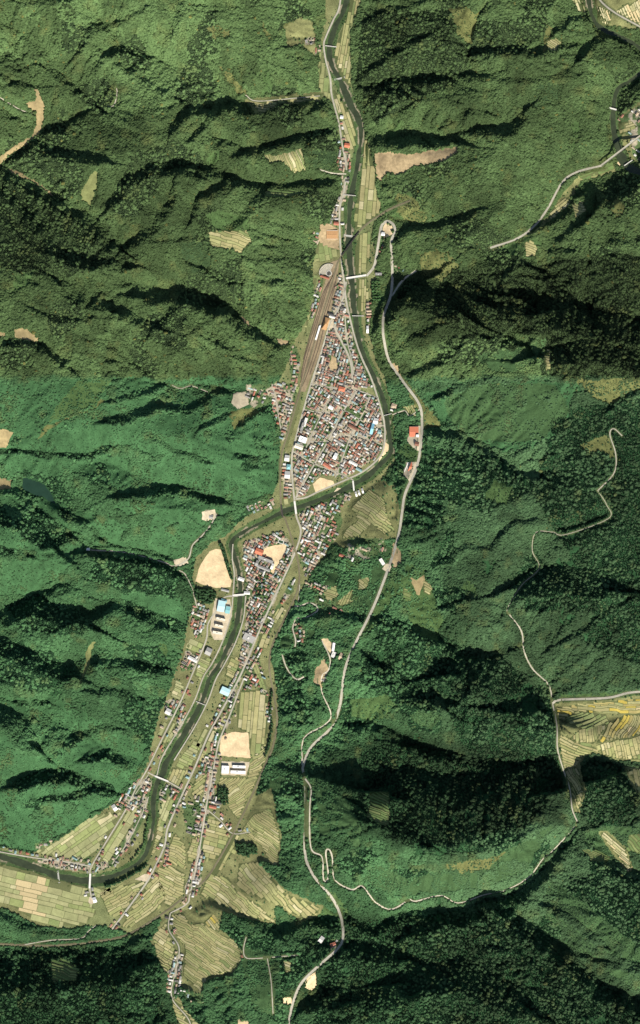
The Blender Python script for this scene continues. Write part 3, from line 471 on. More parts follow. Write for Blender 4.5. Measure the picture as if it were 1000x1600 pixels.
def window(pts, pad):
    xs = [p[0] for p in pts]; ys = [p[1] for p in pts]
    x0 = max(0, int((min(xs)-pad-GX[0])/STEP)); x1 = min(NX, int((max(xs)+pad-GX[0])/STEP)+2)
    y0 = max(0, int((min(ys)-pad-GY[0])/STEP)); y1 = min(NY, int((max(ys)+pad-GY[0])/STEP)+2)
    return slice(y0, y1), slice(x0, x1)
def inside(poly, X, Y):
    r = np.zeros(np.shape(X), bool); n = len(poly)
    for i in range(n):
        x1, y1 = poly[i][:2]; x2, y2 = poly[(i+1) % n][:2]
        if y1 == y2: continue
        c = ((y1 > Y) != (y2 > Y)) & (X < (x2-x1)*(Y-y1)/(y2-y1)+x1)
        r ^= c
    return r
def raster_soft(poly, a=1.0):
    m = np.zeros((NY, NX), bool)
    w = window(poly, 10); m[w] = inside(poly, PX[w]+a*wbx[w]*.7+a*jx[w], PY[w]+a*wby[w]*.7+a*jy[w]); return m
def raster(poly):
    m = np.zeros((NY, NX), bool)
    w = window(poly, 4); m[w] = inside(poly, PX[w], PY[w]); return m
def blur(a, r, n=2):
    a = a.astype(float)
    for _ in range(n):
        for ax in (0, 1):
            p = np.pad(a, [(r+1, r) if k == ax else (0, 0) for k in (0, 1)], mode='edge'); c = np.cumsum(p, axis=ax)
            a = (np.take(c, range(2*r+1, c.shape[ax]), axis=ax) - np.take(c, range(0, c.shape[ax]-2*r-1), axis=ax))/(2*r+1)
    return a
def bil(a, x, y):
    fx = np.clip((np.asarray(x, float)-GX[0])/STEP, 0, NX-1.001); fy = np.clip((np.asarray(y, float)-GY[0])/STEP, 0, NY-1.001)
    ix = fx.astype(int); iy = fy.astype(int); tx = fx-ix; ty = fy-iy
    return (a[iy, ix]*(1-tx)+a[iy, ix+1]*tx)*(1-ty)+(a[iy+1, ix]*(1-tx)+a[iy+1, ix+1]*tx)*ty
def hash2(ix, iy, k):
    h = (ix.astype(np.int64)*374761393 + iy.astype(np.int64)*668265263 + k*1274126177) & 0x7fffffff
    h = ((h ^ (h >> 13))*1274126177) & 0x7fffffff
    return ((h ^ (h >> 16)) & 0xffffff)/float(0x1000000)
def vnoise(X, Y, sc, k=0):
    x = X/sc; y = Y/sc; ix = np.floor(x); iy = np.floor(y); fx = x-ix; fy = y-iy
    fx = fx*fx*fx*(fx*(fx*6-15)+10); fy = fy*fy*fy*(fy*(fy*6-15)+10)
    a = hash2(ix, iy, k); b = hash2(ix+1, iy, k); c = hash2(ix, iy+1, k); d = hash2(ix+1, iy+1, k)
    return ((a*(1-fx)+b*fx)*(1-fy)+(c*(1-fx)+d*fx)*fy)*2-1
def fbm(X, Y, sc, o=4, k=0):
    r = 0; a = 1; t = 0
    for i in range(o):
        r = r + a*vnoise(X, Y, sc/2**i, k+i*17); t += a; a *= .5
    return r/t
def gully(X, Y, dx, dy, sc, k):
    """branching rills that run down the slope (dx,dy)"""
    x = X/sc; y = Y/sc; ix = np.floor(x); iy = np.floor(y); fx = x-ix; fy = y-iy
    px, py = -dy, dx; va = 0; vd = 0; wt = 0
    for j in (-1, 0, 1, 2):
        for i in (-1, 0, 1, 2):
            ox = i + hash2(ix+i, iy+j, k)*.9 - .45; oy = j + hash2(ix+i, iy+j, k+5)*.9 - .45
            vx = fx-ox; vy = fy-oy; w = np.exp(-2.2*(vx*vx+vy*vy)); mag = (vx*px+vy*py)*2*math.pi
            va = va + np.cos(mag)*w; vd = vd + -np.sin(mag)*w; wt = wt + w
    return va/wt, vd/wt*px, vd/wt*py

# distance to the valley floor and the streams -> hills with ridges between them
cx = np.arange(-120, 1121, 4.0); cy = np.arange(-120, 1721, 4.0); CX, CY = np.meshgrid(cx, cy)
wob = 14*fbm(CX, CY, 90, 3, 3); wob2 = 14*fbm(CX, CY, 90, 3, 9)
df, _, _ = poly_dist(FLOOR + [FLOOR[0]], CX, CY)
inf = inside(FLOOR, CX, CY); df = np.where(inf, 0, df)
rise = lambda d: 165*(1-np.exp(-d/125.0))
base = rise(df)
for pts, h0, h1 in STREAMS:
    d, _, fr = poly_dist(pts, CX+wob*.5, CY+wob2*.5)
    base = np.minimum(base, h0+(h1-h0)*fr+rise(d)*.92)
base *= 1+.25*fbm(CX, CY, 260, 2, 31)
base = np.where(inf, 0, base)
def up(a):
    fx = np.clip((PX-cx[0])/4, 0, len(cx)-1.001); fy = np.clip((PY-cy[0])/4, 0, len(cy)-1.001)
    ix = fx.astype(int); iy = fy.astype(int); tx = fx-ix; ty = fy-iy
    return (a[iy,ix]*(1-tx)+a[iy,ix+1]*tx)*(1-ty)+(a[iy+1,ix]*(1-tx)+a[iy+1,ix+1]*tx)*ty
H = up(base); DF = up(df)
FLOORM = raster(FLOOR)
H = blur(H, 1, 1)
hill = 1-np.exp(-DF/10.0)
wbx = 7*fbm(PX, PY, 40, 3, 51); wby = 7*fbm(PX, PY, 40, 3, 57)
jx = 3*fbm(PX, PY, 8, 2, 61); jy = 3*fbm(PX, PY, 8, 2, 67)
DARKM = np.zeros((NY, NX))
for pts, w, st in DARK:
    win = window(pts, 5*w+12)
    d, sd, fr = poly_dist(pts, PX[win]+wbx[win], PY[win]+wby[win])
    A = .86*min(w, 112)*st; t = d
    prof = np.where(t < w/2, t/(w/2), np.exp(-(t-w/2)/((1.25 if w < 50 else .55)*w)))
    endf = np.clip(1-np.maximum(0, (t-w))/(4*w), 0, 1)
    H[win] += A*sd*prof*endf*hill[win]
    DARKM[win] = np.maximum(DARKM[win], np.clip(1.3-t/(w*.6), 0, 1))
# rills
Hs = blur(H, 4, 2)
gy_, gx_ = np.gradient(Hs, STEP*S)
sl = np.hypot(gx_, gy_)+1e-6
fieldm = np.zeros((NY, NX), bool)
for f in FIELDS: fieldm |= raster(f[0])
for f in LOTS: fieldm |= raster(f[0])
soft = 1-np.clip(blur(fieldm, 4, 2)*2.2, 0, 1)
amp = hill*soft*np.clip(sl/.3, .25, 1.2)
dx = gx_/sl; dy = gy_/sl
E = 0
amp = amp*np.clip(.75+.9*fbm(PX, PY, 80, 2, 91), .2, 1.2)*np.where((PX < 440) & (PY > 595) & (PY < 1330), .5, 1)
for sc, a, k in ((40, 7.5, 101), (19, 5.8, 131), (10, 3.3, 171)):
    v, ex, ey = gully(PX+wbx*.6, PY+wby*.6, dx*1.05, dy*1.05, sc, k)
    E = E + a*v
    dx = dx+ex*.55; dy = dy+ey*.55; n_ = np.hypot(dx, dy)+1e-6; dx = dx/n_; dy = dy/n_
H += E*amp
H += 2.0*fbm(PX, PY, 22, 3, 77)*hill*soft
H = np.where(FLOORM, np.minimum(H, 0)*0, np.maximum(H, .4))
# fields lie on evened ground
Hb = blur(H, 5, 3); fm = np.clip(blur(fieldm, 2, 2)*1.6, 0, 1)
H = H*(1-fm)+Hb*fm
# roads, railway: cut and fill
def resample(pts, step=2.0):
    p = np.array([q[:2] for q in pts], float)
    # Catmull-Rom through the surveyed points
    P = np.vstack([2*p[0]-p[1], p, 2*p[-1]-p[-2]]); out = []
    for i in range(1, len(P)-2):
        n = max(2, int(np.hypot(*(P[i+1]-P[i]))/step)+1)
        for t in np.linspace(0, 1, n, endpoint=False):
            out.append(.5*((2*P[i])+(-P[i-1]+P[i+1])*t+(2*P[i-1]-5*P[i]+4*P[i+1]-P[i+2])*t*t+(-P[i-1]+3*P[i]-3*P[i+1]+P[i+2])*t**3))
    out.append(P[-2]); return np.array(out)
def smooth1(a, r):
    p = np.pad(a, r, mode='edge'); return np.convolve(p, np.ones(2*r+1)/(2*r+1), mode='valid')
PATHS = []          # (points, z, half width, name, surface)
CLEAR = np.zeros((NY, NX), bool); ROADD = np.full((NY, NX), 99.0)
def burn(pts, w, name, surf, lift=0.0, prof=None):
    c = resample(pts); Hq = blur_cache[0]
    z = bil(Hq, c[:, 0], c[:, 1]); z = smooth1(z, 9) if len(z) > 20 else smooth1(z, 3)
    if prof is not None: z = prof(c, z)
    hw = w/2
    cc = c[::2] if len(c) > 6 else c
    win = window(c, 14); X = PX[win]; Y = PY[win]
    best = np.full(X.shape, 1e9); zz = np.zeros(X.shape)
    for i in range(len(c)):                                   # local brush along the centre line
        qx, qy = c[i]
        lx0 = max(0, int((qx-14-X[0,0])/STEP)); lx1 = int((qx+14-X[0,0])/STEP)+2
        ly0 = max(0, int((qy-14-Y[0,0])/STEP)); ly1 = int((qy+14-Y[0,0])/STEP)+2
        d = np.hypot(X[ly0:ly1, lx0:lx1]-qx, Y[ly0:ly1, lx0:lx1]-qy)
        b = best[ly0:ly1, lx0:lx1]; m = d < b
        b[m] = d[m]; zz[ly0:ly1, lx0:lx1][m] = z[i]
    t = np.clip((best-(hw+2.6))/6.0, 0, 1); t = t*t*(3-2*t)
    Hw = H[win]; Hw[:] = np.where(best < 14, zz*(1-t)+Hw*t, Hw)
    ROADD[win] = np.minimum(ROADD[win], best-hw)
    PATHS.append((c, z+lift, hw, name, surf))
blur_cache = [blur(H, 3, 2)]
def viaduct(c, z):
    x = c[:, 0]; k = np.clip((x-930)/35, 0, 1); return z*(1-k)+np.maximum(z, 40)*k
for pts, w, name, surf in ROADS:
    if name == 'side_valley_road' and pts[0][0] == 765:
        # the eastern end runs on a viaduct: only the hillside part is cut into the ground
        cut = [p for p in pts if p[0] <= 940]
        burn(cut, w, name, surf)
    else: burn(pts, w, name, surf)
for pts, w in RAIL: burn(pts, w, 'railway', 'ballast', lift=.3)
# rivers
def carve(pts, level, depth):
    c = resample(pts); hw = np.interp(np.linspace(0, 1, len(c)), np.linspace(0, 1, len(pts)), [p[2] for p in pts])
    cum = np.concatenate([[0], np.cumsum(np.hypot(*np.diff(c, axis=0).T))])
    pc = np.array([[p[0], p[1]] for p in pts]); wv = np.array([p[2] for p in pts])
    hw = np.array([wv[i] for i in np.argmin(((c[:, None, :]-pc[None])**2).sum(-1), axis=1)]); hw = smooth1(hw, 6)
    win = window(c, 20); X = PX[win]; Y = PY[win]
    best = np.full(X.shape, 1e9)
    for i in range(len(c)):
        qx, qy = c[i]
        lx0 = max(0, int((qx-18-X[0,0])/STEP)); lx1 = max(0, int((qx+18-X[0,0])/STEP)+2)
        ly0 = max(0, int((qy-18-Y[0,0])/STEP)); ly1 = max(0, int((qy+18-Y[0,0])/STEP)+2)
        if lx1 <= lx0 or ly1 <= ly0: continue
        d = np.hypot(X[ly0:ly1, lx0:lx1]-qx, Y[ly0:ly1, lx0:lx1]-qy)-hw[i]
        b = best[ly0:ly1, lx0:lx1]; np.minimum(b, d, out=b)
    best += 2.0*fbm(X, Y, 14, 3, 201)+.5
    zc = level+np.interp(best, [-2.5, -.2, 2.6, 5.5, 8], [-depth, -.25, .7, 2.0, 3])
    m = best < 8; Hw = H[win]; Hw[m] = np.minimum(Hw[m], zc[m])
    RIVD[win] = np.minimum(RIVD[win], best)
    return c, hw
RIVD = np.full((NY, NX), 99.0)
WATER = -2.6
rc1 = carve(RIVER, WATER, 3.0)
W2 = 6.0
Hlow = RIVD.copy()
RIVD_main = RIVD; RIVD = np.full((NY, NX), 99.0)
rc2 = carve(RIVER2, W2, 3.0)
RIVD = np.minimum(RIVD, RIVD_main)
POND = [(38,746),(52,750),(70,757),(82,772),(88,787),(76,782),(70,776),(62,776),(52,771),(37,764)]
pm = raster(POND); PONDZ = float(np.percentile(H[pm], 20))+.5
pmb = blur(pm, 3, 2); H = np.where(pmb > .02, H*(1-np.clip(pmb*3, 0, 1))+(PONDZ+1.0)*np.clip(pmb*3, 0, 1), H)
H[pm] = PONDZ-3
def hz(x, y): return bil(H, x, y)

# ------------------------------------------------------------------ what grows or lies where
YOUNG = [[(120,596),(250,592),(430,600),(425,650),(436,700),(430,770),(380,798),(330,802),(270,880),(200,858),(150,850),(180,790),(150,740),(60,740),(-60,735),(-60,600)],
 [(0,760),(160,800),(330,810),(300,880),(200,865),(120,880),(60,930),(0,930)],[(150,930),(290,930),(290,985),(240,960),(190,945)],[(-60,1080),(100,1090),(230,1170),(215,1215),(160,1265),(60,1325),(-60,1310)],
 [(660,620),(720,600),(900,598),(880,660),(800,720),(720,680)]]
seam = np.clip((PY-591+7*fbm(PX, PY, 18, 3, 400))/7+.5, 0, 1)      # the northern woods are more olive than the southern
n1 = fbm(PX, PY, 55, 4, 301); n2 = fbm(PX, PY, 18, 3, 311); n3 = fbm(PX, PY, 140, 3, 321)
# plantation parcels: jittered cells
def cells(sc, k):
    x = (PX+6*n2)/sc; y = (PY+6*n1)/sc; ix = np.floor(x); iy = np.floor(y); bd = np.full(PX.shape, 9.0); bi = np.zeros(PX.shape)
    for j in (-1,0,1):
        for i in (-1,0,1):
            ox = ix+i+hash2(ix+i, iy+j, k); oy = iy+j+hash2(ix+i, iy+j, k+3); d = (x-ox)**2+(y-oy)**2
            m = d < bd; bd = np.where(m, d, bd); bi = np.where(m, hash2(ix+i, iy+j, k+7), bi)
    return bi
par = cells(48, 501); par2 = cells(20, 541)
con = np.zeros((NY, NX), bool)
for p in CONIFER: con |= raster_soft(p)
con |= (par > .8)
young = np.zeros((NY, NX), bool)
for p in YOUNG: young |= raster_soft(p, 2)
young &= ~((DARKM > .35) | (n1+.3*n2 > .42))
meadow = np.zeros((NY, NX), int)
for p, t in MEADOW:
    if len(p) > 2: meadow[raster_soft(p)] = {'y': 1, 'g': 2, 'd': 3, 's': 4}[t]
meadow[(DARKM > .5) & (meadow == 4)] = 0
for p in OPEN: meadow[raster_soft(p, .4)] = 5
rgb = lambda *c: np.array(c, float)
col = np.zeros((NY, NX, 3))
ff = (1-seam)[..., None]*rgb(.042, .066, .026)+seam[..., None]*rgb(.024, .064, .025)
col[:] = ff
col[young] = rgb(.045, .108, .043)
col = np.where(young[..., None], col*(1+.30*n2+.25*n1)[..., None], col)
for t, cc in ((1, (.115, .125, .045)), (2, (.060, .105, .036)), (3, (.036, .064, .026)), (4, (.050, .096, .037)), (5, (.165, .170, .072))):
    m = meadow == t; col[m] = rgb(*cc)*(1+.22*n2+.1*n1)[m][:, None]
vf = FLOORM & True
gr = rgb(.165, .168, .074)[None, None]*(1+.28*n2+.2*n1)[..., None]+np.clip(n3, 0, 1)[..., None]*rgb(-.03, .012, 0)
col = np.where(vf[..., None], gr, col)
riv = (RIVD < 6.5)
col = np.where(riv[..., None], rgb(.058, .095, .035)*(1+.35*n2)[..., None], col)
col = np.where((RIVD < .3)[..., None], rgb(.10, .095, .06), col)
col = np.where(((RIVD < 3.2) & (fbm(PX, PY, 26, 3, 431) > .22))[..., None], rgb(.24, .21, .14), col)
col[np.where(((ROADD < 1.8) & ~vf))] = rgb(.085, .105, .045)
BUND = rgb(.050, .068, .022)
for f in FIELDS: col[raster(f[0])] = BUND
LOTCOL = {'sand': (.62, .49, .30), 'lot': (.42, .37, .27), 'earth': (.36, .27, .15), 'tanfield': (.30, .24, .12), 'grassland': (.15, .17, .06)}
lotm = np.zeros((NY, NX), bool)
for p, k, nm in LOTS: lotm |= raster(p)
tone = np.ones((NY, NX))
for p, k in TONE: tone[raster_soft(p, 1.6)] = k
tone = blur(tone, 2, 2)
col = np.clip(col, .006, .9)
# ground colour in the built-up areas: yards and gardens
TOWNM = np.zeros((NY, NX), bool)
for p, *_ in TOWNS: TOWNM |= raster(p)
DENSE = np.zeros((NY, NX), bool)
for p, a_, sp_, dn_, w_ in TOWNS:
    if dn_ > .76 and sp_ < 6: DENSE |= raster_soft(p, .8)
tg = blur(TOWNM, 1, 1)
ty = np.where(((n2+.5*fbm(PX, PY, 9, 2, 611) > .10) | (~DENSE & (n2+.5*fbm(PX, PY, 9, 2, 611) > -.32)))[..., None], rgb(.075, .115, .045), rgb(.32, .28, .20))
ty = ty*(1+.25*fbm(PX, PY, 6, 2, 617))[..., None]
m_ = (TOWNM & (RIVD > 5))[..., None]
col = np.where(m_, ty, col)
col = np.where(raster([(400,1000),(401,1000),(401,1001)])[..., None], col, col)

# ------------------------------------------------------------------ the ground sheet
g = 1.35; far = [8.0]
while sum(far) < 9000: far.append(far[-1]*g)
fo = np.cumsum(far)
XS = np.concatenate([GX[0]-fo[::-1], GX, GX[-1]+fo]); YS = np.concatenate([GY[0]-fo[::-1], GY, GY[-1]+fo])
AX, AY = np.meshgrid(XS, YS)
HH = bil(H, AX, AY)
outd = np.maximum.reduce([GX[0]-AX, AX-GX[-1], GY[0]-AY, AY-GY[-1], np.zeros_like(AX)])
HH = HH*np.exp(-outd/400)+np.clip(outd/400, 0, 1)*(90+80*fbm(AX, AY, 320, 3, 701))
cxi = np.clip(np.rint((AX-GX[0])/STEP).astype(int), 0, NX-1); cyi = np.clip(np.rint((AY-GY[0])/STEP).astype(int), 0, NY-1)
CC = col[cyi, cxi]; CC = np.where((outd > 30)[..., None], rgb(.026, .066, .028), CC)
ny_, nx_ = AX.shape
verts = np.stack([wx(AX), wy(AY), HH], -1).reshape(-1, 3)
idx = np.arange(ny_*nx_).reshape(ny_, nx_)
quads = np.stack([idx[1:, :-1], idx[1:, 1:], idx[:-1, 1:], idx[:-1, :-1]], -1).reshape(-1, 4)
def big_mesh(name, verts, quads):
    m = bpy.data.meshes.new(name); k = quads.shape[1]
    m.vertices.add(len(verts)); m.vertices.foreach_set('co', np.ascontiguousarray(verts, np.float32).ravel())
    m.loops.add(quads.size); m.loops.foreach_set('vertex_index', np.ascontiguousarray(quads, np.int32).ravel())
    m.polygons.add(len(quads)); m.polygons.foreach_set('loop_start', np.arange(len(quads), dtype=np.int32)*k)
    m.polygons.foreach_set('use_smooth', np.ones(len(quads), bool))
    m.update(calc_edges=True); return m
tm = big_mesh('ground', verts, quads)
ca = tm.color_attributes.new('cover', 'FLOAT_COLOR', 'POINT')
ca.data.foreach_set('color', np.concatenate([CC.reshape(-1, 3), np.ones((len(verts), 1))], 1).astype(np.float32).ravel())
tm.materials.append(mat('ground_cover', (0, 0, 0), .95, .42, .22, bump=1.6, attr='cover', spec=.05, var2=.18, scale2=.03))
ground = tag(obj('ground', tm), kind='structure')

# ------------------------------------------------------------------ water
mw = mat('river_water', (.036, .047, .024), .14, .4, .03, attr=None, spec=.4)
mw2 = mat('pond_water', (.016, .040, .024), .12, .2, .03, spec=.4)
def ribbon(c, hw, z, nx=3, lift=0.0):
    t = np.gradient(c, axis=0); t /= np.hypot(t[:, 0], t[:, 1])[:, None]+1e-9; nrm = np.stack([-t[:, 1], t[:, 0]], 1)
    hw = np.broadcast_to(hw, len(c)); z = np.broadcast_to(z, len(c)); V = []; F = []
    for i in range(len(c)):
        for j in range(nx):
            s = (j/(nx-1)*2-1)*hw[i]; V.append((wx(c[i,0]+nrm[i,0]*s), wy(c[i,1]+nrm[i,1]*s), z[i]+lift))
    for i in range(len(c)-1):
        for j in range(nx-1): F.append((i*nx+j, i*nx+j+1, (i+1)*nx+j+1, (i+1)*nx+j))
    return V, F
def up_faces(V, F):
    out = []
    for f in F:
        a, b, c_ = (np.array(V[k][:2]) for k in f[:3]); cr = (b[0]-a[0])*(c_[1]-a[1])-(b[1]-a[1])*(c_[0]-a[0])
        out.append(f if cr > 0 else f[::-1])
    return out
for (c, hw), z, nm in ((rc1, WATER, 'river'), (rc2, W2, 'river')):
    V, F = ribbon(c, np.asarray(hw)+3.5, z); F = up_faces(V, F)
    tag(obj(nm, mesh_of(nm, V, F, mw, True)), kind='structure')
V = [(wx(x), wy(y), PONDZ-.6) for x, y in POND]
cxp = np.mean([p[0] for p in POND]); cyp = np.mean([p[1] for p in POND])
V = [(wx(cxp+(x-cxp)*1.08), wy(cyp+(y-cyp)*1.08), PONDZ-.6) for x, y in POND]
tag(obj('pond', mesh_of('pond', V, up_faces(V, [tuple(range(len(V)))]), mw2)), kind='structure')

# ------------------------------------------------------------------ draped sheets (lots, field bases)
from mathutils.geometry import delaunay_2d_cdt
from mathutils import Vector
def sheet(poly, lift, sp=4.0, edge=3.0, jag=0.0):
    b = []
    for i in range(len(poly)):
        a = np.array(poly[i][:2], float); c = np.array(poly[(i+1) % len(poly)][:2], float); n = max(1, int(np.hypot(*(c-a))/edge))
        for k in range(n): b.append(a+(c-a)*k/n)
    b = np.array(b)
    if jag: b = b+jag*np.stack([fbm(b[:, 0], b[:, 1], 7, 2, 801), fbm(b[:, 0], b[:, 1], 7, 2, 811)], 1)
    x0, y0 = b.min(0); x1, y1 = b.max(0)
    gx, gy = np.meshgrid(np.arange(x0+1, x1, sp), np.arange(y0+1, y1, sp)); ins = inside([tuple(q) for q in b], gx, gy)
    pts = [Vector(q) for q in b]+[Vector((float(x), float(y))) for x, y in zip(gx[ins], gy[ins])]
    ed = [(i, (i+1) % len(b)) for i in range(len(b))]
    v, e, f, *_ = delaunay_2d_cdt(pts, ed, [], 1, 1e-4)
    vx = np.array([q[0] for q in v]); vy = np.array([q[1] for q in v]); z = hz(vx, vy)+lift
    V = [(wx(a), wy(c), d) for a, c, d in zip(vx, vy, z)]
    return V, up_faces(V, [tuple(q) for q in f])
LOTM = {'sand': mat('pale_sand', (.60, .46, .27), .95, .2, .14, var2=.2, scale2=.03), 'lot': mat('packed_gravel', (.46, .39, .27), .95, .18, .12, var2=.15, scale2=.03),
        'earth': mat('bare_earth', (.34, .255, .14), .95, .35, .10, bump=.6, var2=.3, scale2=.02), 'tanfield': mat('dry_field', (.30, .235, .115), .95, .25, .10, var2=.2, scale2=.03),
        'grassland': mat('dry_meadow', (.16, .175, .065), .95, .25, .15, var2=.2, scale2=.03)}
for p, k, nm in LOTS:
    V, F = sheet(p, .45, 3.0, 2.0, 1.2)
    tag(obj(nm, mesh_of(nm, V, F, LOTM[k], True)), kind='structure')

# ------------------------------------------------------------------ roads and railway
RM = {'pale': mat('worn_asphalt', (.35, .325, .255), .9, .2, .1, var2=.16, scale2=.012), 'grey': mat('grey_asphalt', (.33, .305, .245), .9, .15, .05, var2=.12, scale2=.01),
      'white': mat('pale_gravel_road', (.47, .43, .33), .95, .22, .12, var2=.2, scale2=.01), 'ballast': mat('ballast', (.155, .145, .085), .95, .25, .2, var2=.25, scale2=.01)}
m_rail = mat('rusty_rail', (.16, .10, .07), .6, .2, .1); m_conc = mat('concrete', (.60, .58, .52), .8, .1, .1); m_steel = mat('dark_steel', (.05, .045, .04), .5, .2, .2)
m_line = mat('road_edge_stone', (.46, .44, .37), .9, .1, .1)
MAPC = {}
for c, z, hw, nm, sf in PATHS:
    hv = hw*(1+(.38 if sf == 'white' else .16)*fbm(c[:, 0], c[:, 1], 9, 2, 901)) if sf != 'ballast' else hw
    V, F = ribbon(c, hv, z, 3, .55)
    o = tag(obj(nm, mesh_of(nm, V, up_faces(V, F), RM[sf], True)), kind='structure')
    if nm in ('highway', 'plateau_road', 'main_road'):          # kerbs
        t = np.gradient(c, axis=0); t /= np.hypot(t[:, 0], t[:, 1])[:, None]; nr = np.stack([-t[:, 1], t[:, 0]], 1)
        for s in (-1, 1):
            V, F = ribbon(c+nr*s*(hw-.12), .12, z, 2, .70); obj('kerb', mesh_of('kerb', V, up_faces(V, F), m_line), o)
    if nm == 'railway':
        t = np.gradient(c, axis=0); t /= np.hypot(t[:, 0], t[:, 1])[:, None]; nr = np.stack([-t[:, 1], t[:, 0]], 1)
        for s in (-1, 1):
            V, F = ribbon(c+nr*s*.3, .07, z, 2, .85); obj('rail', mesh_of('rail', V, up_faces(V, F), m_rail), o)
V, F = sheet(YARD, .5, 4.0, 3.0, .8)
tag(obj('rail_yard', mesh_of('rail_yard', V, F, mat('yard_cinders', (.225, .175, .105), .95, .3, .15, var2=.25, scale2=.02))), kind='structure')
for k, t_ in enumerate(YARD_TRACKS):
    c = resample(t_, 3); V, F = ribbon(c, .62, 0, 2, .80)
    o = tag(obj('railway_track', mesh_of('railway_track', V, up_faces(V, F), mat('sleeper_bed', (.10, .08, .055), .95, .3, .4))), kind='structure')
    t = np.gradient(c, axis=0); t /= np.hypot(t[:, 0], t[:, 1])[:, None]; nr = np.stack([-t[:, 1], t[:, 0]], 1)
    for s in (-1, 1):
        V, F = ribbon(c+nr*s*.28, .06, 0, 2, 1.0); obj('rail', mesh_of('rail', V, up_faces(V, F), m_rail), o)

# ------------------------------------------------------------------ bridges and weirs
def bridge(a, b, w, label, z=None, name='road_bridge', deckmat=None, piers=3, drop=4.0, rail=True, cat='bridge', thick=1.0):
    ax, ay = a; bx, by = b; L = math.hypot(bx-ax, by-ay)*S; W = w*S
    mx, my = (ax+bx)/2, (ay+by)/2; ang = math.atan2(-(by-ay), bx-ax)
    zz = (max(float(hz(ax, ay)), float(hz(bx, by)))+1.0) if z is None else z
    r = empty(name, (wx(mx), wy(my), zz), ang); dm = deckmat or m_conc
    MB().box(-L/2, L/2, -W/2, W/2, -thick, .3).build('deck', dm, r)
    if rail:
        for s in (-1, 1): MB().box(-L/2, L/2, s*(W/2-.12)-.12, s*(W/2-.12)+.12, .3, 1.3).build('parapet', dm, r)
    for i in range(piers):
        x = -L/2+L*(i+1)/(piers+1); MB().box(x-.7, x+.7, -W/2*.8, W/2*.8, -drop-3, -thick).build('pier', m_conc, r)
    return tag(r, label, cat)
m_white = mat('white_concrete', (.62, .60, .54), .8, .1, .2)
bridge((540.5,435.2),(572,430.2),3.2,'long white concrete road bridge at the head of the rail yard',deckmat=m_white,piers=4)
bridge((550,493.5),(569,493.8),1.1,'thin pale footbridge from the town to the east bank',name='footbridge',piers=2)
bridge((460.2,783),(462.8,803),3.0,'concrete road bridge carrying the main street over the river',piers=3)
bridge((551.5,751),(553.2,767),2.4,'short pale bridge south of the sandy school yard',piers=2)
bridge((363.5,930.5),(382,929.3),3.2,'bright white bridge between the high school and the southern town',deckmat=m_white,piers=2)
bridge((242,1212.8),(263,1221.2),2.8,'concrete bridge at the northern end of the bend village',piers=3)
bridge((141.2,1365),(140,1388),3.0,'pale bridge over the wide river bend in the southwest',piers=3,deckmat=m_white)
bridge((600,649.5),(612,646.3),1.0,'thin footbridge east of the blue-roofed factory',name='footbridge',piers=1)
bridge((950,168.8),(963,172),2.4,'white bridge over the northeastern river beside dark conifers',deckmat=m_white,piers=1,z=float(W2)+5)
bridge((975,259.5),(988,250.5),1.4,'narrow bridge just below the tall viaduct',piers=2,z=W2+5,name='footbridge')
bridge((537,304.2),(556,306),1.0,'slim dark footbridge at the northern hamlet',name='footbridge',piers=2)
bridge((508,71.5),(526,73.5),1.2,'small footbridge near the northern clearing',name='footbridge',piers=2)
bridge((306,1096),(321,1102),1.0,'thin footbridge among the southern fields',name='footbridge',piers=2)
bridge((534,399.5),(561,362.5),1.6,'dark steel railway girder bridge north of the roundhouse',z=4.2,name='railway_bridge',deckmat=m_steel,piers=4,drop=6)
bridge((439.6,789),(441.6,808),2.2,'dark railway bridge west of the main street bridge',z=2.4,name='railway_bridge',deckmat=m_steel,piers=2,drop=5)
vz = 44.0
vb = bridge((938,260.2),(1004,210),3.0,'tall pale road viaduct over the northeastern valley',z=vz,name='viaduct',deckmat=RM['pale'],piers=5,drop=42,thick=3.6)
def weir(a, b, w, label):
    ax, ay = a; bx, by = b; L = math.hypot(bx-ax, by-ay)*S; r = empty('weir', (wx((ax+bx)/2), wy((ay+by)/2), WATER), math.atan2(-(by-ay), bx-ax))
    MB().box(-L/2, L/2, -w*S/2, w*S/2, -2, .7).build('sill', mat('stained_concrete', (.40, .39, .34), .8, .2, .2), r); MB().box(-L/2, L/2, -w*S/2-4, -w*S/2, -2, .15).build('apron', mat('wet_concrete', (.28, .28, .24), .5, .3, .3), r)
    for s in (-1, 1): MB().box(s*L/2-1, s*L/2+1, -w*S/2-4, w*S/2+1.5, -2, 2.6).build('side_wall', mat('stained_concrete', (.40, .39, .34)), r)
    tag(r, label, 'weir')
weir((523,124),(538,120),1.2,'concrete weir on the northern river reach'); weir((366,903),(382,904),1.2,'concrete weir beside the big sandy sports ground')
weir((91,1361),(93,1379),.9,'low weir across the wide river in the southwest corner'); weir((538,367),(553,369),1.6,'concrete weir just above the railway girder bridge')

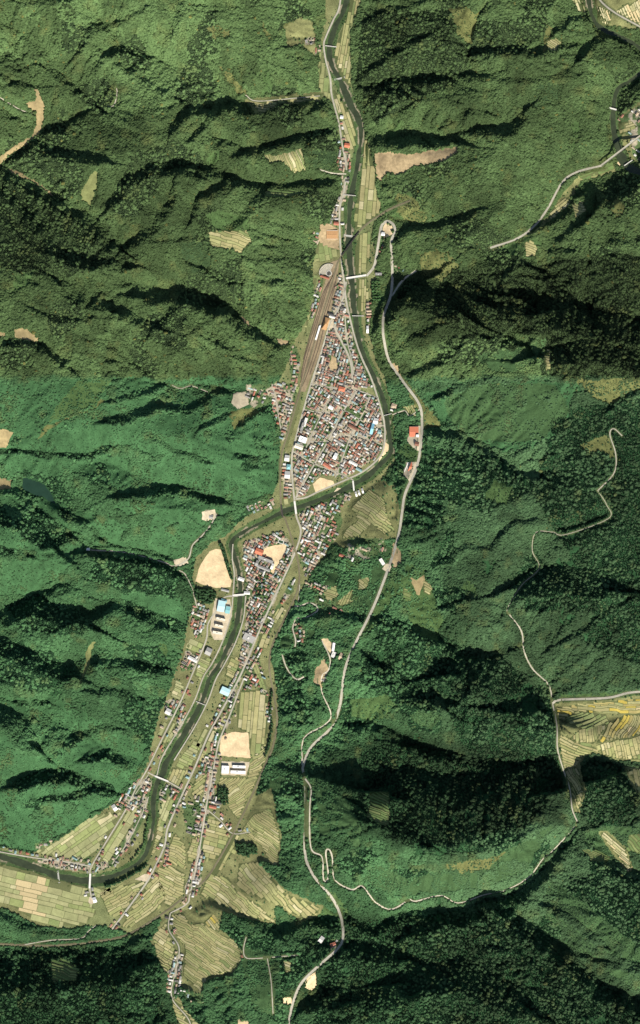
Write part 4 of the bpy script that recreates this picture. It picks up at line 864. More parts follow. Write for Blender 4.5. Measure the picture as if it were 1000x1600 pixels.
# ------------------------------------------------------------------ fields
PAL = {'tan': [(.265,.225,.105),(.235,.215,.095),(.290,.245,.125),(.215,.205,.085),(.25,.21,.10)], 'flat': [(.235,.225,.105),(.265,.245,.125),(.205,.215,.085),(.245,.225,.11)],
 'gold': [(.275,.215,.085),(.235,.205,.095),(.35,.255,.055),(.255,.215,.10),(.225,.19,.095)], 'pale': [(.36,.30,.175),(.31,.265,.15),(.27,.235,.12)],
 'grass': [(.10,.135,.045),(.13,.145,.055),(.085,.12,.04)], 'green': [(.175,.19,.075),(.215,.205,.09),(.15,.17,.065)]}
m_bund = mat('grassy_bund', (.080, .095, .036), .95, .3, .25); m_bund2 = mat('mown_bund', (.115, .125, .052), .95, .25, .25)
m_cream = [mat('cut_straw_plot', (.46, .37, .20), .95, .15, .2, rnd=.1)]
fm_ = {}
for k, cs in PAL.items():
    cs = [(c_[0]*1.16, c_[1]*1.25, c_[2]*1.22) for c_ in cs]
    fm_[k] = [mat('paddy_%s_%s' % (k, 'abcde'[i]), c_, .95, .16, .18, rnd=.13, var2=.14, scale2=.04) for i, c_ in enumerate(cs)]
BRIGHT = [((30,1376),(62,1426)),((50,1368),(66,1392))]
rs = random.Random(11); nplots = 0
for poly, ang, sw, pl, bend, pal in FIELDS:
    nm = 'terraced_field' if bend >= 2 else 'paddy_field'
    V, F = sheet(poly, .30, 4.0, 2.5, 1.6)
    base_o = tag(obj(nm, mesh_of(nm, V, F, m_bund2 if pal in ('flat', 'green') else m_bund, True)), kind='structure')
    P = np.array(poly, float); c0 = P.mean(0); th = R(ang); ux, uy = math.cos(th), math.sin(th); vx, vy = -uy, ux
    rad = np.hypot(*(P-c0).T).max()+6
    seed = rs.randrange(1000)
    def to_px(u, v):
        b = bend*fbm(np.asarray(u, float)+0*v, np.asarray(v, float)*.35+0*u, 26, 2, seed) + .35*bend*fbm(np.asarray(u, float)+0*v, np.asarray(v, float)*1.0, 9, 2, seed+9)
        vv = v+b; return c0[0]+ux*u+vx*vv, c0[1]+uy*u+vy*vv
    v = -rad
    while v < rad:
        w_ = sw*rs.uniform(.6, 1.45); us = np.arange(-rad, rad, .8); vc = v+w_/2
        x, y = to_px(us, np.full(len(us), vc)); xa, ya = to_px(us, np.full(len(us), v+.4)); xb, yb = to_px(us, np.full(len(us), v+w_-.4))
        jg = 1.8*fbm(x, y, 8, 2, 951); ok = inside(poly, x+jg, y+jg) & (bil(ROADD, x, y) > .6) & (bil(ROADD, xa, ya) > .5) & (bil(ROADD, xb, yb) > .5) & (bil(RIVD, xa, ya) > 4.5) & (bil(RIVD, xb, yb) > 4.5)
        i = 0
        while i < len(us):
            if not ok[i]: i += 1; continue
            j = i
            while j < len(us) and ok[j]: j += 1
            a = us[i]; e = us[j-1]; i = j
            while e-a > 2.5:
                l = pl*rs.uniform(.45, 1.7)
                if e-a-l < 3: l = e-a
                gap = .38 if pal != 'flat' else .30; half = .42
                n = max(2, min(6, int(l/4.5)+1)) if bend else 2
                uu = np.linspace(a+gap, a+l-gap, n)
                if uu[-1] > uu[0]:
                    lo = v+half*.9; hi = v+w_-half*.9
                    x1, y1 = to_px(uu, np.full(n, lo)); x2, y2 = to_px(uu, np.full(n, hi))
                    z1 = hz(x1, y1); z2 = hz(x2, y2); mz = (z1+z2)/2; z1 = .55*z1+.45*mz+.85; z2 = .55*z2+.45*mz+.85
                    ox, oy, oz = wx(x1.mean()), wy(y1.mean()), float(mz.mean())
                    T = [(wx(q)-ox, wy(r_)-oy, s_-oz) for q, r_, s_ in zip(x1, y1, z1)]+[(wx(q)-ox, wy(r_)-oy, s_-oz) for q, r_, s_ in zip(x2, y2, z2)]
                    B = [(q, r_, s_-1.2) for q, r_, s_ in T]; V = T+B; N = 2*n
                    F = up_faces(V, [(q, q+1, n+q+1, n+q) for q in range(n-1)])
                    F += [(q, q+1, N+q+1, N+q) for q in range(n-1)]+[(n+q, n+q+1, N+n+q+1, N+n+q) for q in range(n-1)]+[(0, n, N+n, N), (n-1, N-1, 2*N-1, N+n-1)]
                    mm = rs.choice(fm_[pal])
                    mxp, myp = x1.mean(), y1.mean()
                    if pal == 'flat' and any(p0[0] < mxp < p1[0] and p0[1] < myp < p1[1] for p0, p1 in BRIGHT): mm = m_cream[0]
                    elif pal in ('pale',) and rs.random() < .3: mm = m_cream[0]
                    elif pal == 'gold' and rs.random() < .03: mm = m_cream[0]
                    elif rs.random() < .07 and pal in ('tan', 'flat', 'gold'): mm = rs.choice(fm_['pale' if rs.random() < .5 else 'green'])
                    if bend < 1 and pal == 'tan' and rs.random() < .10: mm = rs.choice(fm_['pale'])
                    obj('plot', mesh_of('plot', V, F, mm), base_o, (ox, oy, oz)); nplots += 1
                a += l
        v += w_
print('plots', nplots)
# ------------------------------------------------------------------ buildings
WALL = mat('plaster_wall', (.50, .46, .38), .9, .12, .2)
WALLD = mat('dark_timber_wall', (.16, .12, .09), .9, .2, .2)
ROOF = {'rust': mat('rust_brown_roof', (.25, .12, .08), .7, .22, .5, rnd=.2), 'red': mat('red_roof', (.37, .135, .085), .65, .15, .4, rnd=.15),
 'grey': mat('grey_tile_roof', (.29, .28, .255), .7, .2, .5, rnd=.25), 'white': mat('pale_metal_roof', (.60, .58, .53), .5, .1, .3, rnd=.12),
 'dark': mat('black_tile_roof', (.055, .055, .055), .6, .2, .5, rnd=.2), 'teal': mat('blue_green_metal_roof', (.24, .36, .35), .5, .15, .3, rnd=.2),
 'tan': mat('tan_roof', (.40, .31, .21), .7, .2, .4, rnd=.15), 'bright': mat('bright_white_roof', (.78, .77, .73), .6, .05, .2), 'lblue': mat('light_blue_roof', (.42, .62, .64), .5, .06, .1),
 'salmon': mat('salmon_red_roof', (.52, .165, .09), .7, .10, .15), 'cyan': mat('cyan_green_roof', (.20, .42, .42), .5, .1, .2), 'cream': mat('cream_flat_roof', (.66, .60, .47), .8, .08, .2), 'blue': mat('sky_blue_roof', (.22, .46, .58), .5, .1, .2),
 'orange': mat('orange_tile_roof', (.42, .24, .11), .8, .15, .3)}
RW = {'rust': 'rust-brown', 'red': 'red', 'grey': 'grey tiled', 'white': 'pale metal', 'dark': 'black tiled', 'teal': 'blue-green', 'tan': 'tan'}
def wall_mesh(L, W, h, sink=2.5): return MB().box(-L/2, L/2, -W/2, W/2, -sink, h)
def gable(L, W, h, rise, ov=.7):
    a, b = L/2+ov, W/2+ov; z = h-.15
    return MB().add([(-a,-b,z),(a,-b,z),(a,b,z),(-a,b,z),(-a,0,z+rise),(a,0,z+rise)], [(0,1,5,4),(2,3,4,5),(1,2,5),(3,0,4),(3,2,1,0)])
def hip(L, W, h, rise, ov=.7):
    a, b = L/2+ov, W/2+ov; z = h-.15; r = max(a-b, a*.15)
    return MB().add([(-a,-b,z),(a,-b,z),(a,b,z),(-a,b,z),(-r,0,z+rise),(r,0,z+rise)], [(0,1,5,4),(2,3,4,5),(1,2,5),(3,0,4),(3,2,1,0)])
USED = []                       # footprints (px, py, half diagonal)
def rot_rect(px, py, L, W, ang):
    t = R(ang); c, s = math.cos(t), math.sin(t)
    return [(px+c*u-s*v, py+s*u+c*v) for u, v in ((-L/2,-W/2),(L/2,-W/2),(L/2,W/2),(-L/2,W/2))]
SPEC = []
def building(name, label, cat, px, py, L, W, ang, h, roof, kind='gable', rise=None, wall=None, extra=None):
    z = float(np.min(hz([px, px+W/3, px-W/3], [py, py+W/3, py-W/3]))); r = empty(name, (wx(px), wy(py), z), R(-ang)); l, w = L*S, W*S
    wall_mesh(l, w, h).build('wall', wall or WALL, r); rm = ROOF[roof]
    if kind == 'flat':
        ro = MB().box(-l/2-.3, l/2+.3, -w/2-.3, w/2+.3, h, h+.35).build('roof', rm, r)
        for s in (-1, 1):
            MB().box(-l/2-.3, l/2+.3, s*(w/2+.05)-.25, s*(w/2+.05)+.25, h+.35, h+.95).build('parapet', rm, ro)
        MB().box(-l*.12, l*.02, -w*.18, w*.12, h+.35, h+2.4).build('stair_head', m_conc, ro)
    else:
        ro = (gable if kind == 'gable' else hip)(l, w, h, rise or w*.22).build('roof', rm, r)
        MB().box(-l*.38, l*.38, -.3, .3, h-.25+(rise or w*.22), h+.25+(rise or w*.22)).build('ridge_cap', rm, ro)
    n = max(2, int(l/6))
    for k in range(n):                                     # windows on the long sides
        x = -l/2+l*(k+.5)/n
        for s in (-1, 1): MB().box(x-1.1, x+1.1, s*(w/2+.06)-.06, s*(w/2+.06)+.06, h*.35, h*.7).build('window', m_glass, r)
    if extra: extra(r, l, w, h)
    SPEC.append(rot_rect(px, py, L+1.6, W+1.6, ang))
    return tag(r, label, cat)
m_glass = mat('window_glass', (.03, .04, .05), .15, .1, .2, spec=.5)
b_ = building
b_('school_gymnasium','school gymnasium with large red roof beside the sandy school yard','gymnasium',405,862,12,8.5,21,9,'salmon')
b_('school_building','long grey school wing along the south edge of the school yard','school',415,874.5,24,4.8,22,10,'grey','flat')
b_('school_building','shorter grey school wing south of the grassy school court','school',412,888,21,4,22,8,'grey')
b_('school_building','narrow link wing closing the west side of the school court','school',401.5,880,4,9,22,8,'grey')
b_('school_building','pale link wing closing the east side of the school court','school',425.5,885,3.5,9,22,8,'white')
b_('school_gymnasium','large light blue roofed gymnasium on the high school grounds','gymnasium',346,947,11,17,10,10,'lblue',rise=3)
b_('school_gymnasium','smaller teal roofed hall on the river side of the high school','hall',356,953,7,11,10,8,'cyan',rise=2)
b_('school_shed','low teal roofed shed north of the high school gymnasium','shed',350,938.5,9,3.6,18,5,'cyan')
b_('school_building','northern cream wing of the high school, nearest the gymnasiums','school',345,967.5,14,3.6,14,11,'cream','flat')
b_('school_building','middle cream wing of the high school','school',342.5,978,13,3.6,14,11,'cream','flat')
b_('school_building','southern cream wing of the high school, widest of three','school',340,989,15.5,4.4,10,11,'cream','flat')
b_('storage_shed','long grey shed at the south edge of the big sports ground','shed',352,922.5,12,3,14,5,'grey')
b_('school_building','white school block with the broad western hall below the square playing field','school',352,1202.5,11,12,3,9,'bright','flat')
b_('school_building','long white school wing nearest the square playing field','school',373.5,1198,20,4,2,9,'bright','flat')
b_('school_building','southern white school wing below the square playing field','school',372,1206.5,23,4.6,2,9,'bright','flat')
b_('factory','long sky blue roofed factory shed near the eastern river bank','factory',581.5,670,3.8,17,14,7,'blue')
b_('warehouse','pale warehouse joined to the north end of the blue factory','warehouse',587,658,7,8.5,14,7,'white')
b_('warehouse','grey blue roofed warehouse by the eastern levee','warehouse',593,675,5,6,14,6,'teal')
b_('office_building','bright white office block beside the main street','office',473,687,12,9,20,10,'bright','flat')
b_('office_building','wide cream hall south of the white office block','hall',467,698,13,7,20,8,'cream')
b_('office_building','tall grey U-shaped office, northern wing','office',477,660,4,14,18,12,'white','flat')
b_('office_building','tall grey U-shaped office, western wing','office',472.5,667,4,13,18,12,'grey','flat')
b_('public_hall','teal roofed hall near the railway in the southwest town','hall',451,729.5,6,7.5,5,8,'cyan',kind='hip')
b_('warehouse','grey white warehouse south of the teal hall','warehouse',449,742,8,11,5,7,'white')
b_('warehouse','pale store close to the railway north of the teal hall','warehouse',448.5,716,7,9,8,7,'white')
b_('public_hall','large red roofed hall in the northern town','hall',534,608,10,6.5,15,8,'salmon',kind='hip')
b_('temple','long rust roofed temple hall in the town centre','temple',552,668,17,4,28,8,'rust',kind='hip')
b_('market_hall','long red brown hall in the lower town','hall',511,728,13,5,32,7,'red')
b_('market_hall','bright white hall in the town centre','hall',524,713,5,10,25,9,'bright')
b_('store_building','white store at a street corner in the upper town','store',517,637,7,5,30,7,'bright')
b_('store_building','long pale store near the lower levee','store',552,724,14,4,28,6,'white')
b_('store_building','teal pale store beside the lower levee','store',561,734,10,3.6,28,6,'teal')
b_('warehouse','large red roofed warehouse on the eastern highway','warehouse',646.5,675,13.5,15.5,0,9,'salmon',rise=3)
b_('office_building','small white office beside the red warehouse','office',652,681.5,4,4,0,6,'bright','flat')
b_('storage_shed','red brown shed south of the red warehouse','shed',651,694,6,6,10,6,'rust')
b_('restaurant','white roadside building with flat roof beside the highway','building',637,731,6,16,22,6,'bright','flat')
b_('storage_shed','narrow red roofed shed against the white roadside building','shed',641.5,729.5,3,15,22,7,'salmon')
b_('station_building','long orange tiled station building beside the rail yard','station',509,506,7,19,17,8,'orange',kind='hip')
b_('station_shed','dark shed at the north end of the station','shed',517,491,9,3,15,6,'dark')
b_('station_shed','white roofed shed north of the station square','shed',519,495.5,9,2.6,15,6,'white')
b_('engine_shed','narrow red roofed engine shed south of the roundhouse fan','shed',507.5,433.5,14,2.8,18,7,'red')
b_('hotel','long white hilltop building beside the earth terrace','building',521,1010,3.6,13,8,10,'bright','flat')
b_('hotel','lower pale wing of the hilltop building','building',521,1022,6,9,22,8,'white','flat')
b_('storage_shed','pale brown shed beside the highway cutting','shed',532.5,1024.5,5,11,22,6,'tan')
b_('roadside_building','white grey building west of the highway above the cutting','building',596.5,877.5,5,11,-32,7,'white','flat')
b_('farmhouse','white house with black shadowed north side, alone in northern fields','house',534,183.5,4.6,4.4,10,8,'bright')
b_('farmhouse','large bright red roofed house in the northern hamlet','house',542.3,227.5,8,6.5,8,8,'salmon')
b_('farmhouse','large rust roofed house above the builders yard','house',525.5,349.5,7.5,5,5,7,'red')
b_('farmhouse','pink roofed house on the east bank by the footbridge','house',615.5,634.5,8,7,20,7,'tan',kind='hip')
b_('warehouse','cream roofed timber store in the builders yard','warehouse',519,367,17,14,0,5,'orange',rise=1.2)
b_('storage_shed','white shed at the south end of the east bank row','shed',574.3,515,3,11,0,6,'bright')
b_('workshop','white building beside the hairpin bend','building',598.5,366,5,5,10,7,'bright')
b_('workshop','grey flat building with deep shadow by the white bridge','building',591.5,428.5,10,4,0,9,'grey','flat')
b_('warehouse','big pale blue roofed warehouse in the southern fields','warehouse',352,1080,14,11,24,8,'lblue',rise=2.5)
b_('warehouse','grey flat roofed warehouse in the southern town','warehouse',389,997,18,11,27,6,'grey','flat')
b_('warehouse','grey store on the west bank below the high school','warehouse',326,1018,9,11,25,7,'grey')
b_('workshop','white L of sheds on the west bank, long part','shed',301,1030,15,5,28,6,'white')
b_('workshop','white grey sheds beside the west bank hamlet','shed',263,1112,8,9,28,6,'white')
b_('greenhouse','pale greenhouse beside the bend village','greenhouse',179,1262,6,10,-35,4,'white')
b_('store_building','white building at the southwest bridge foot','building',148,1406,5,8,-20,6,'bright')
b_('long_shed','dark long shed beside the southern village road','shed',341,1254,11,4,10,6,'dark')
b_('longhouse','brown longhouse by the southern village road','house',332.5,1261,11,4,12,6,'red')
b_('storage_shed','white shed in the town beside the white bridge','shed',386,926.5,9,4.5,3,5,'white')
b_('workshop','grey workshop roof near the southern river bend','workshop',377,905,9,5,20,6,'white')
b_('hut','small white hut deep in the western hills','hut',139,858,5,3.5,0,5,'bright')
b_('hut','white hut at the western picture edge','hut',1,676,3.5,5,0,5,'bright')
b_('hut','pale buildings at the western clearing','hut',329,807,9,6,15,6,'grey')
b_('hut','white hut at the southern pass','hut',502,1466,6,10,35,6,'white')
b_('farmhouse','red roofed farm at the southern pass','house',520.5,1474,8,6,-20,7,'red')
b_('hut','red roofed hut in the wood on the small eastern hill','hut',534,868,8,3.5,15,6,'red')
b_('row_house','northernmost of three brown rows on the east bank','house',576.5,486,7,2.6,-3,6,'tan')
b_('row_house','middle of three brown rows on the east bank','house',576.5,490.5,7,2.6,-3,6,'tan')
b_('row_house','southernmost of three brown rows on the east bank','house',576,495,7,2.4,-3,6,'rust')
for k in range(3): b_('row_house',['northernmost','middle','southernmost'][k]+' of three white rows below the short pale bridge','house',[556.5,561,566.5][k],[772,770,767][k],2.4,7.5,-15,5,'white')

# platform, roundhouse stalls, turntable, pool
pf = empty('station_platform', (wx(496.8), wy(519.5), .5), R(-17))
MB().box(-3.6, 3.6, -31, 31, -.5, 1.0).build('platform', m_conc, pf)
MB().box(-2.9, 2.9, -27, 27, 4.6, 5.0).build('canopy', ROOF['bright'], pf)
for k in range(7): MB().box(-.2, .2, -24+8*k-.2, -24+8*k+.2, 1.0, 4.6).build('post', m_steel, pf)
tag(pf, 'long white platform canopy between the tracks beside the station', 'platform')
fan = empty('roundhouse_stalls', (wx(513.8), wy(427.2), .9))
def arc(r0, r1, a0, a1, z0, z1, n): 
    m = MB()
    for i in range(n):
        t0 = R(a0+(a1-a0)*i/n); t1 = R(a0+(a1-a0)*(i+1)/n)
        m.prism([(r0*math.cos(t0), r0*math.sin(t0)), (r1*math.cos(t0), r1*math.sin(t0)), (r1*math.cos(t1), r1*math.sin(t1)), (r0*math.cos(t1), r0*math.sin(t1))], z0, z1)
    return m
arc(14, 37, 62, 190, -1, .25, 18).build('floor_slab', mat('sooty_concrete', (.28, .26, .20), .9, .2, .2), fan)
arc(36.5, 38.2, 62, 190, -1, 3.2, 18).build('back_wall', mat('ring_concrete', (.44, .41, .33), .9, .1, .2), fan)
arc(13, 15, 50, 200, -1, .9, 16).build('inner_kerb', mat('ring_concrete', (.44, .41, .33)), fan)
for k in range(13):
    a = R(66+k*10); d = (math.cos(a), math.sin(a)); q = (-d[1], d[0]); hw = 1.05
    m = MB().prism([(d[0]*r-q[0]*s, d[1]*r-q[1]*s) for r, s in ((16, hw*.7), (36, hw*1.3), (36, -hw*1.3), (16, -hw*.7))], .25, 1.4)
    m.build('stall_wall', mat('stall_concrete', (.50, .46, .36), .9, .1, .2), fan)
tag(fan, 'fan of roofless roundhouse stalls at the north end of the rail yard', 'roundhouse')
tt = empty('turntable', (wx(513.8), wy(427.2), .9))
arc(9.2, 11, 0, 360, -1, .7, 28).build('pit_rim', m_conc, tt); arc(0.1, 9.2, 0, 360, -1, .05, 28).build('pit_floor', mat('pit_floor', (.09, .085, .07), .9, .3, .3), tt)
tb = MB().box(-9, 9, -1.5, 1.5, .1, .9).build('bridge', m_steel, tt); tb.rotation_euler = (0, 0, R(70))
tag(tt, 'locomotive turntable in the middle of the roundhouse fan', 'turntable')
pool = empty('swimming_pool', (wx(439), wy(846.5), .2), R(-20))
MB().box(-11, 11, -7, -5, -1, .9).build('pool_deck', m_white, pool); MB().box(-11, 11, 5, 7, -1, .9).build('pool_deck', m_white, pool)
MB().box(-11, -9, -5, 5, -1, .9).build('pool_deck', m_white, pool); MB().box(9, 11, -5, 5, -1, .9).build('pool_deck', m_white, pool)
MB().box(-9, 9, -5, 5, -1, .55).build('pool_water', mat('green_pool_water', (.03, .06, .035), .1, .1, .2, spec=.4), pool)
tag(pool, 'rectangular school pool with white rim and dark green water', 'swimming pool')
SPEC.append(rot_rect(439, 846.5, 11, 8, 20)); SPEC.append(rot_rect(497, 519, 4, 26, 17)); SPEC.append(rot_rect(508, 420, 24, 22, 0))

# ---- ordinary houses
specm = np.zeros((NY, NX), bool)
def in_spec(x, y, pad=1.2):
    for r_ in SPEC:
        c = np.mean(r_, 0)
        if abs(x-c[0]) < 22 and abs(y-c[1]) < 22:
            q = c+(np.array(r_)-c)*1.12
            if bool(inside([tuple(k) for k in q], np.array([x]), np.array([y]))[0]): return True
    return False
yardm = raster(YARD)
HOUSES = []; rh = random.Random(23)
ckeys = ['rust']*26+['red']*12+['grey']*20+['white']*15+['dark']*5+['teal']*9+['tan']*16
for poly, ang, sp, dens, words in TOWNS:
    P = np.array(poly, float); c0 = P.mean(0); rad = np.hypot(*(P-c0).T).max(); t = R(ang); ca_, sa_ = math.cos(t), math.sin(t)
    n = int(rad/sp*1.2)+2
    for i in range(-n, n+1):
        off = rh.uniform(-.4, .4)*sp
        for j in range(-n, n+1):
            if rh.random() > dens: continue
            u = i*sp*1.08+rh.uniform(-.55, .55); v = j*sp*.92+off*.4+rh.uniform(-.5, .5)
            x = c0[0]+ca_*u-sa_*v; y = c0[1]+sa_*u+ca_*v
            jj = 2.2*float(fbm(np.array([x]), np.array([y]), 9, 2, 977)[0])
            if not bool(inside(poly, np.array([x+jj]), np.array([y+jj]))[0]): continue
            if any(abs(x-h_[0]) < 3.1 and abs(y-h_[1]) < 3.1 for h_ in HOUSES[-400:]): continue
            if float(bil(ROADD, x, y)) < 1.7 or float(bil(RIVD, x, y)) < 6.5: continue
            k = int(round((y-GY[0])/STEP)), int(round((x-GX[0])/STEP))
            if fieldm[k] or yardm[k] or in_spec(x, y): continue
            L = rh.choice([2.7, 3.2, 3.6, 4.0, 4.6, 5.8])*rh.uniform(.92, 1.1)*(sp/4.9)**.5; W = rh.uniform(2.2, 3.1)
            a = ang+rh.choice([0, 0, 0, 90, 90])+rh.uniform(-4, 4)
            ck = rh.choice(ckeys)
            if 'reddish' in words or 'red row' in words: ck = rh.choice(['rust', 'red', 'red'])
            if 'old town' in words or 'rail yard and river' in words: ck = rh.choice(ckeys+['rust']*20+['dark']*6)
            HOUSES.append((x, y, L, W, a, rh.uniform(3.6, 6.2), ck, rh.choice(['gable', 'gable', 'hip']), words))
RD = [(c, nm) for c, z, hw, nm, sf in PATHS if nm in ('main_road', 'village_road', 'west_bank_road', 'valley_road', 'farm_track')]
for c, nm in RD:
    t_ = np.gradient(c, axis=0)
    for i in range(2, len(c)-2, 2):
        for s_ in (-1, 1):
            x0, y0 = c[i]
            if not (y0 > 1020 or (nm == 'valley_road' and 190 < y0 < 350)) or rh.random() > .42: continue
            tn = t_[i]/np.hypot(*t_[i]); off = s_*rh.choice([4.0, 4.4, 5.0, 8.5]); x = x0-tn[1]*off+rh.uniform(-.5, .5); y = y0+tn[0]*off+rh.uniform(-.5, .5)
            if float(bil(ROADD, x, y)) < 1.9 or float(bil(RIVD, x, y)) < 6.5 or in_spec(x, y): continue
            if any(abs(x-h_[0]) < 4 and abs(y-h_[1]) < 4 for h_ in HOUSES): continue
            k = int(round((y-GY[0])/STEP)), int(round((x-GX[0])/STEP))
            if (fieldm[k] and rh.random() < .6) or not (FLOORM[k] or meadow[k] == 5): continue
            HOUSES.append((x, y, rh.uniform(3.0, 5.4), rh.uniform(2.4, 3.2), math.degrees(math.atan2(tn[1], tn[0]))+rh.choice([0, 90]), rh.uniform(3.6, 6), rh.choice(ckeys), rh.choice(['gable', 'hip']), 'along the southern valley roads' if y > 500 else 'in the northern roadside hamlet'))
print('houses', len(HOUSES))
order = sorted(range(len(HOUSES)), key=lambda k: -HOUSES[k][2]*HOUSES[k][3])
IND = set(order[:300])
UW = wall_mesh(1, 1, 1, .5); hmesh = {}
def unit_roof(kind, ck):
    if (kind, ck) not in hmesh:
        m = (gable if kind == 'gable' else hip)(1.0, 1.0, 1.0, .42, .08)
        if kind == 'hip':
            m = MB().add([(-.58,-.58,.97),(.58,-.58,.97),(.58,.58,.97),(-.58,.58,.97),(-.26,0,1.42),(.26,0,1.42)], [(0,1,5,4),(2,3,4,5),(1,2,5),(3,0,4),(3,2,1,0)])
        hmesh[(kind, ck)] = mesh_of('roof', m.v, m.f, ROOF[ck])
    return hmesh[(kind, ck)]
walls = {w: mesh_of('wall', UW.v, UW.f, w_) for w, w_ in (('l', WALL), ('d', WALLD))}
LAND = [('the red-roofed school gymnasium',405,862),('the high school wings',343,978),('the square playing field',367,1165),('the big sandy sports ground',335,890),('the sandy town school yard',505,757),
 ('the blue-roofed factory',582,668),('the white office block',473,687),('the station',509,506),('the roundhouse fan',512,427),('the red-roofed hall',534,608),('the temple hall',552,668),('the main street bridge',461,793),
 ('the bend bridge',252,1217),('the white high school bridge',372,930),('the southwest bridge',141,1377),('the pool',439,846),('the pale blue warehouse',352,1080),('the long white bridge',556,433),('the footbridge',560,494),('the viaduct',972,235),('the red highway warehouse',646,675),('the teal hall',451,729),('the market hall',511,728)]
def where(x, y):
    nm, lx, ly = min(LAND, key=lambda q: (q[1]-x)**2+(q[2]-y)**2); d = math.hypot(x-lx, y-ly)
    a = math.degrees(math.atan2(x-lx, ly-y)) % 360; w = ['north','northeast','east','southeast','south','southwest','west','northwest'][int((a+22.5)//45) % 8]
    return ('close by, ' if d < 14 else '')+w+' of '+nm
lab = {}
for k in sorted(IND):
    x, y, L, W, a, h, ck, kind, words = HOUSES[k]
    l0 = 'house with %s %s roof %s, %s' % (RW[ck], 'hipped' if kind == 'hip' else 'gabled', words, where(x, y)); lab.setdefault(l0, []).append(k)
def cut(s_):                       # at most 16 words
    return ' '.join(s_.split()[:16]).rstrip(',')
final = {}
for l0, ks in lab.items():
    for k in ks:
        x, y, L, W, a, h, ck, kind, words = HOUSES[k]
        short = '%s %s-roofed house %s' % (RW[ck], 'hip' if kind == 'hip' else 'gable', where(x, y)); final.setdefault(short, []).append(k)
for short, ks in final.items():
    ks = sorted(set(ks), key=lambda k: HOUSES[k][0])
    for i, k in enumerate(ks):
        x, y, L, W, a, h, ck, kind, words = HOUSES[k]
        txt = short
        ORD = ['first','second','third','fourth','fifth','sixth','seventh','eighth','ninth','tenth','eleventh','twelfth']
        if len(ks) > 3: txt = ORD[min(i, 11)]+' from the west, '+short
        if len(ks) == 2: txt = ['western of two, ', 'eastern of two, '][i]+short
        elif len(ks) == 3: txt = ['westernmost of three, ', 'middle of three, ', 'easternmost of three, '][i]+short
        z = float(np.min(hz([x-1, x+1, x, x], [y, y, y-1, y+1])))
        r = empty('house', (wx(x), wy(y), z), R(-a)); r.scale = (L*S, W*S, h)
        obj('wall', walls['l' if rh.random() < .6 else 'd'], r); obj('roof', unit_roof(kind, ck), r)
        tag(r, txt, 'house', 'houses '+words)
# the rest of the town, one mass of small roofs
V = []; F = []; MI = []; mlist = [WALL]+[ROOF[k] for k in RW]; mi = {k: i+1 for i, k in enumerate(RW)}
for k in order[300:]:
    x, y, L, W, a, h, ck, kind, words = HOUSES[k]; z = float(np.min(hz([x-1, x+1, x, x], [y, y, y-1, y+1]))); t = R(-a); c, s = math.cos(t), math.sin(t)
    rm = unit_roof(kind, ck)
    for vs, fs, m_i in ((UW.v, UW.f, 0), ([tuple(q.co) for q in rm.vertices], [tuple(q.vertices) for q in rm.polygons], mi[ck])):
        b = len(V)
        for q in vs: px_, py_, pz_ = q[0]*L*S, q[1]*W*S, q[2]*h; V.append((wx(x)+c*px_-s*py_, wy(y)+s*px_+c*py_, z+pz_))
        F += [tuple(i+b for i in f) for f in fs]; MI += [m_i]*len(fs)
m = mesh_of('small_houses', V, F, mlist); m.polygons.foreach_set('material_index', MI)
tag(obj('small_houses', m), 'mass of small tiled and metal roofs packed through the valley town', 'houses', kind='stuff')
# ------------------------------------------------------------------ trees
def leaf_mat(name, **k): return mat(name, (0, 0, 0), .8, .22, .45, attr='tint', attr_type='INSTANCER', spec=.10, rnd=.12, **k)
m_leaf = leaf_mat('foliage')
def blob(seed, flat=.8, n=3):
    """broad crown: several lobes of leaf clumps"""
    r = random.Random(seed); m = MB(); lobes = [(0, 0, .55, .62)]+[(.42*math.cos(a), .42*math.sin(a), r.uniform(.35, .7), r.uniform(.32, .5)) for a in [r.uniform(0, 6.28)+k*6.28/5 for k in range(5)]]
    for lx, ly, lz, lr in lobes:
        rings = [(-.5, .8), (.15, 1.0), (.7, .65)]; k = 6; v = []
        for zz, rr in rings:
            for i in range(k):
                a = 6.2832*(i+r.uniform(-.3, .3))/k; q = rr*lr*r.uniform(.72, 1.2); v.append((lx+q*math.cos(a), ly+q*math.sin(a), lz+zz*lr*r.uniform(.8, 1.15)))
        v.append((lx+r.uniform(-.1, .1), ly+r.uniform(-.1, .1), lz+lr*r.uniform(.95, 1.2)))
        f = []
        for j in range(2):
            for i in range(k): f += [(j*k+i, j*k+(i+1) % k, (j+1)*k+(i+1) % k), (j*k+i, (j+1)*k+(i+1) % k, (j+1)*k+i)]
        f += [(2*k+i, 2*k+(i+1) % k, 3*k) for i in range(k)]
        m.add(v, f)
    m.add([(-.06, -.05, -.5), (.06, -.05, -.5), (0, .07, -.5), (0, 0, .5)], [(0, 1, 3), (1, 2, 3), (2, 0, 3)])
    return m
def cone(seed):
    """conifer: stacked ragged skirts"""
    r = random.Random(seed); m = MB(); k = 8
    for z0, z1, rr in ((.0, .75, .5), (.4, 1.15, .40), (.85, 1.6, .27)):
        v = [(rr*r.uniform(.6, 1.2)*math.cos(6.2832*(i+r.uniform(-.3, .3))/k), rr*r.uniform(.6, 1.2)*math.sin(6.2832*(i+r.uniform(-.3, .3))/k), z0+r.uniform(-.06, .06)) for i in range(k)]+[(r.uniform(-.03, .03), 0, z1)]
        m.add(v, [(i, (i+1) % k, k) for i in range(k)])
    m.add([(-.05, -.04, -.5), (.05, -.04, -.5), (0, .06, -.5), (0, 0, .5)], [(0, 1, 3), (1, 2, 3), (2, 0, 3)])
    return m
def proto(m, nm): return bpy.data.objects.new(nm, mesh_of(nm, m.v, m.f, m_leaf))
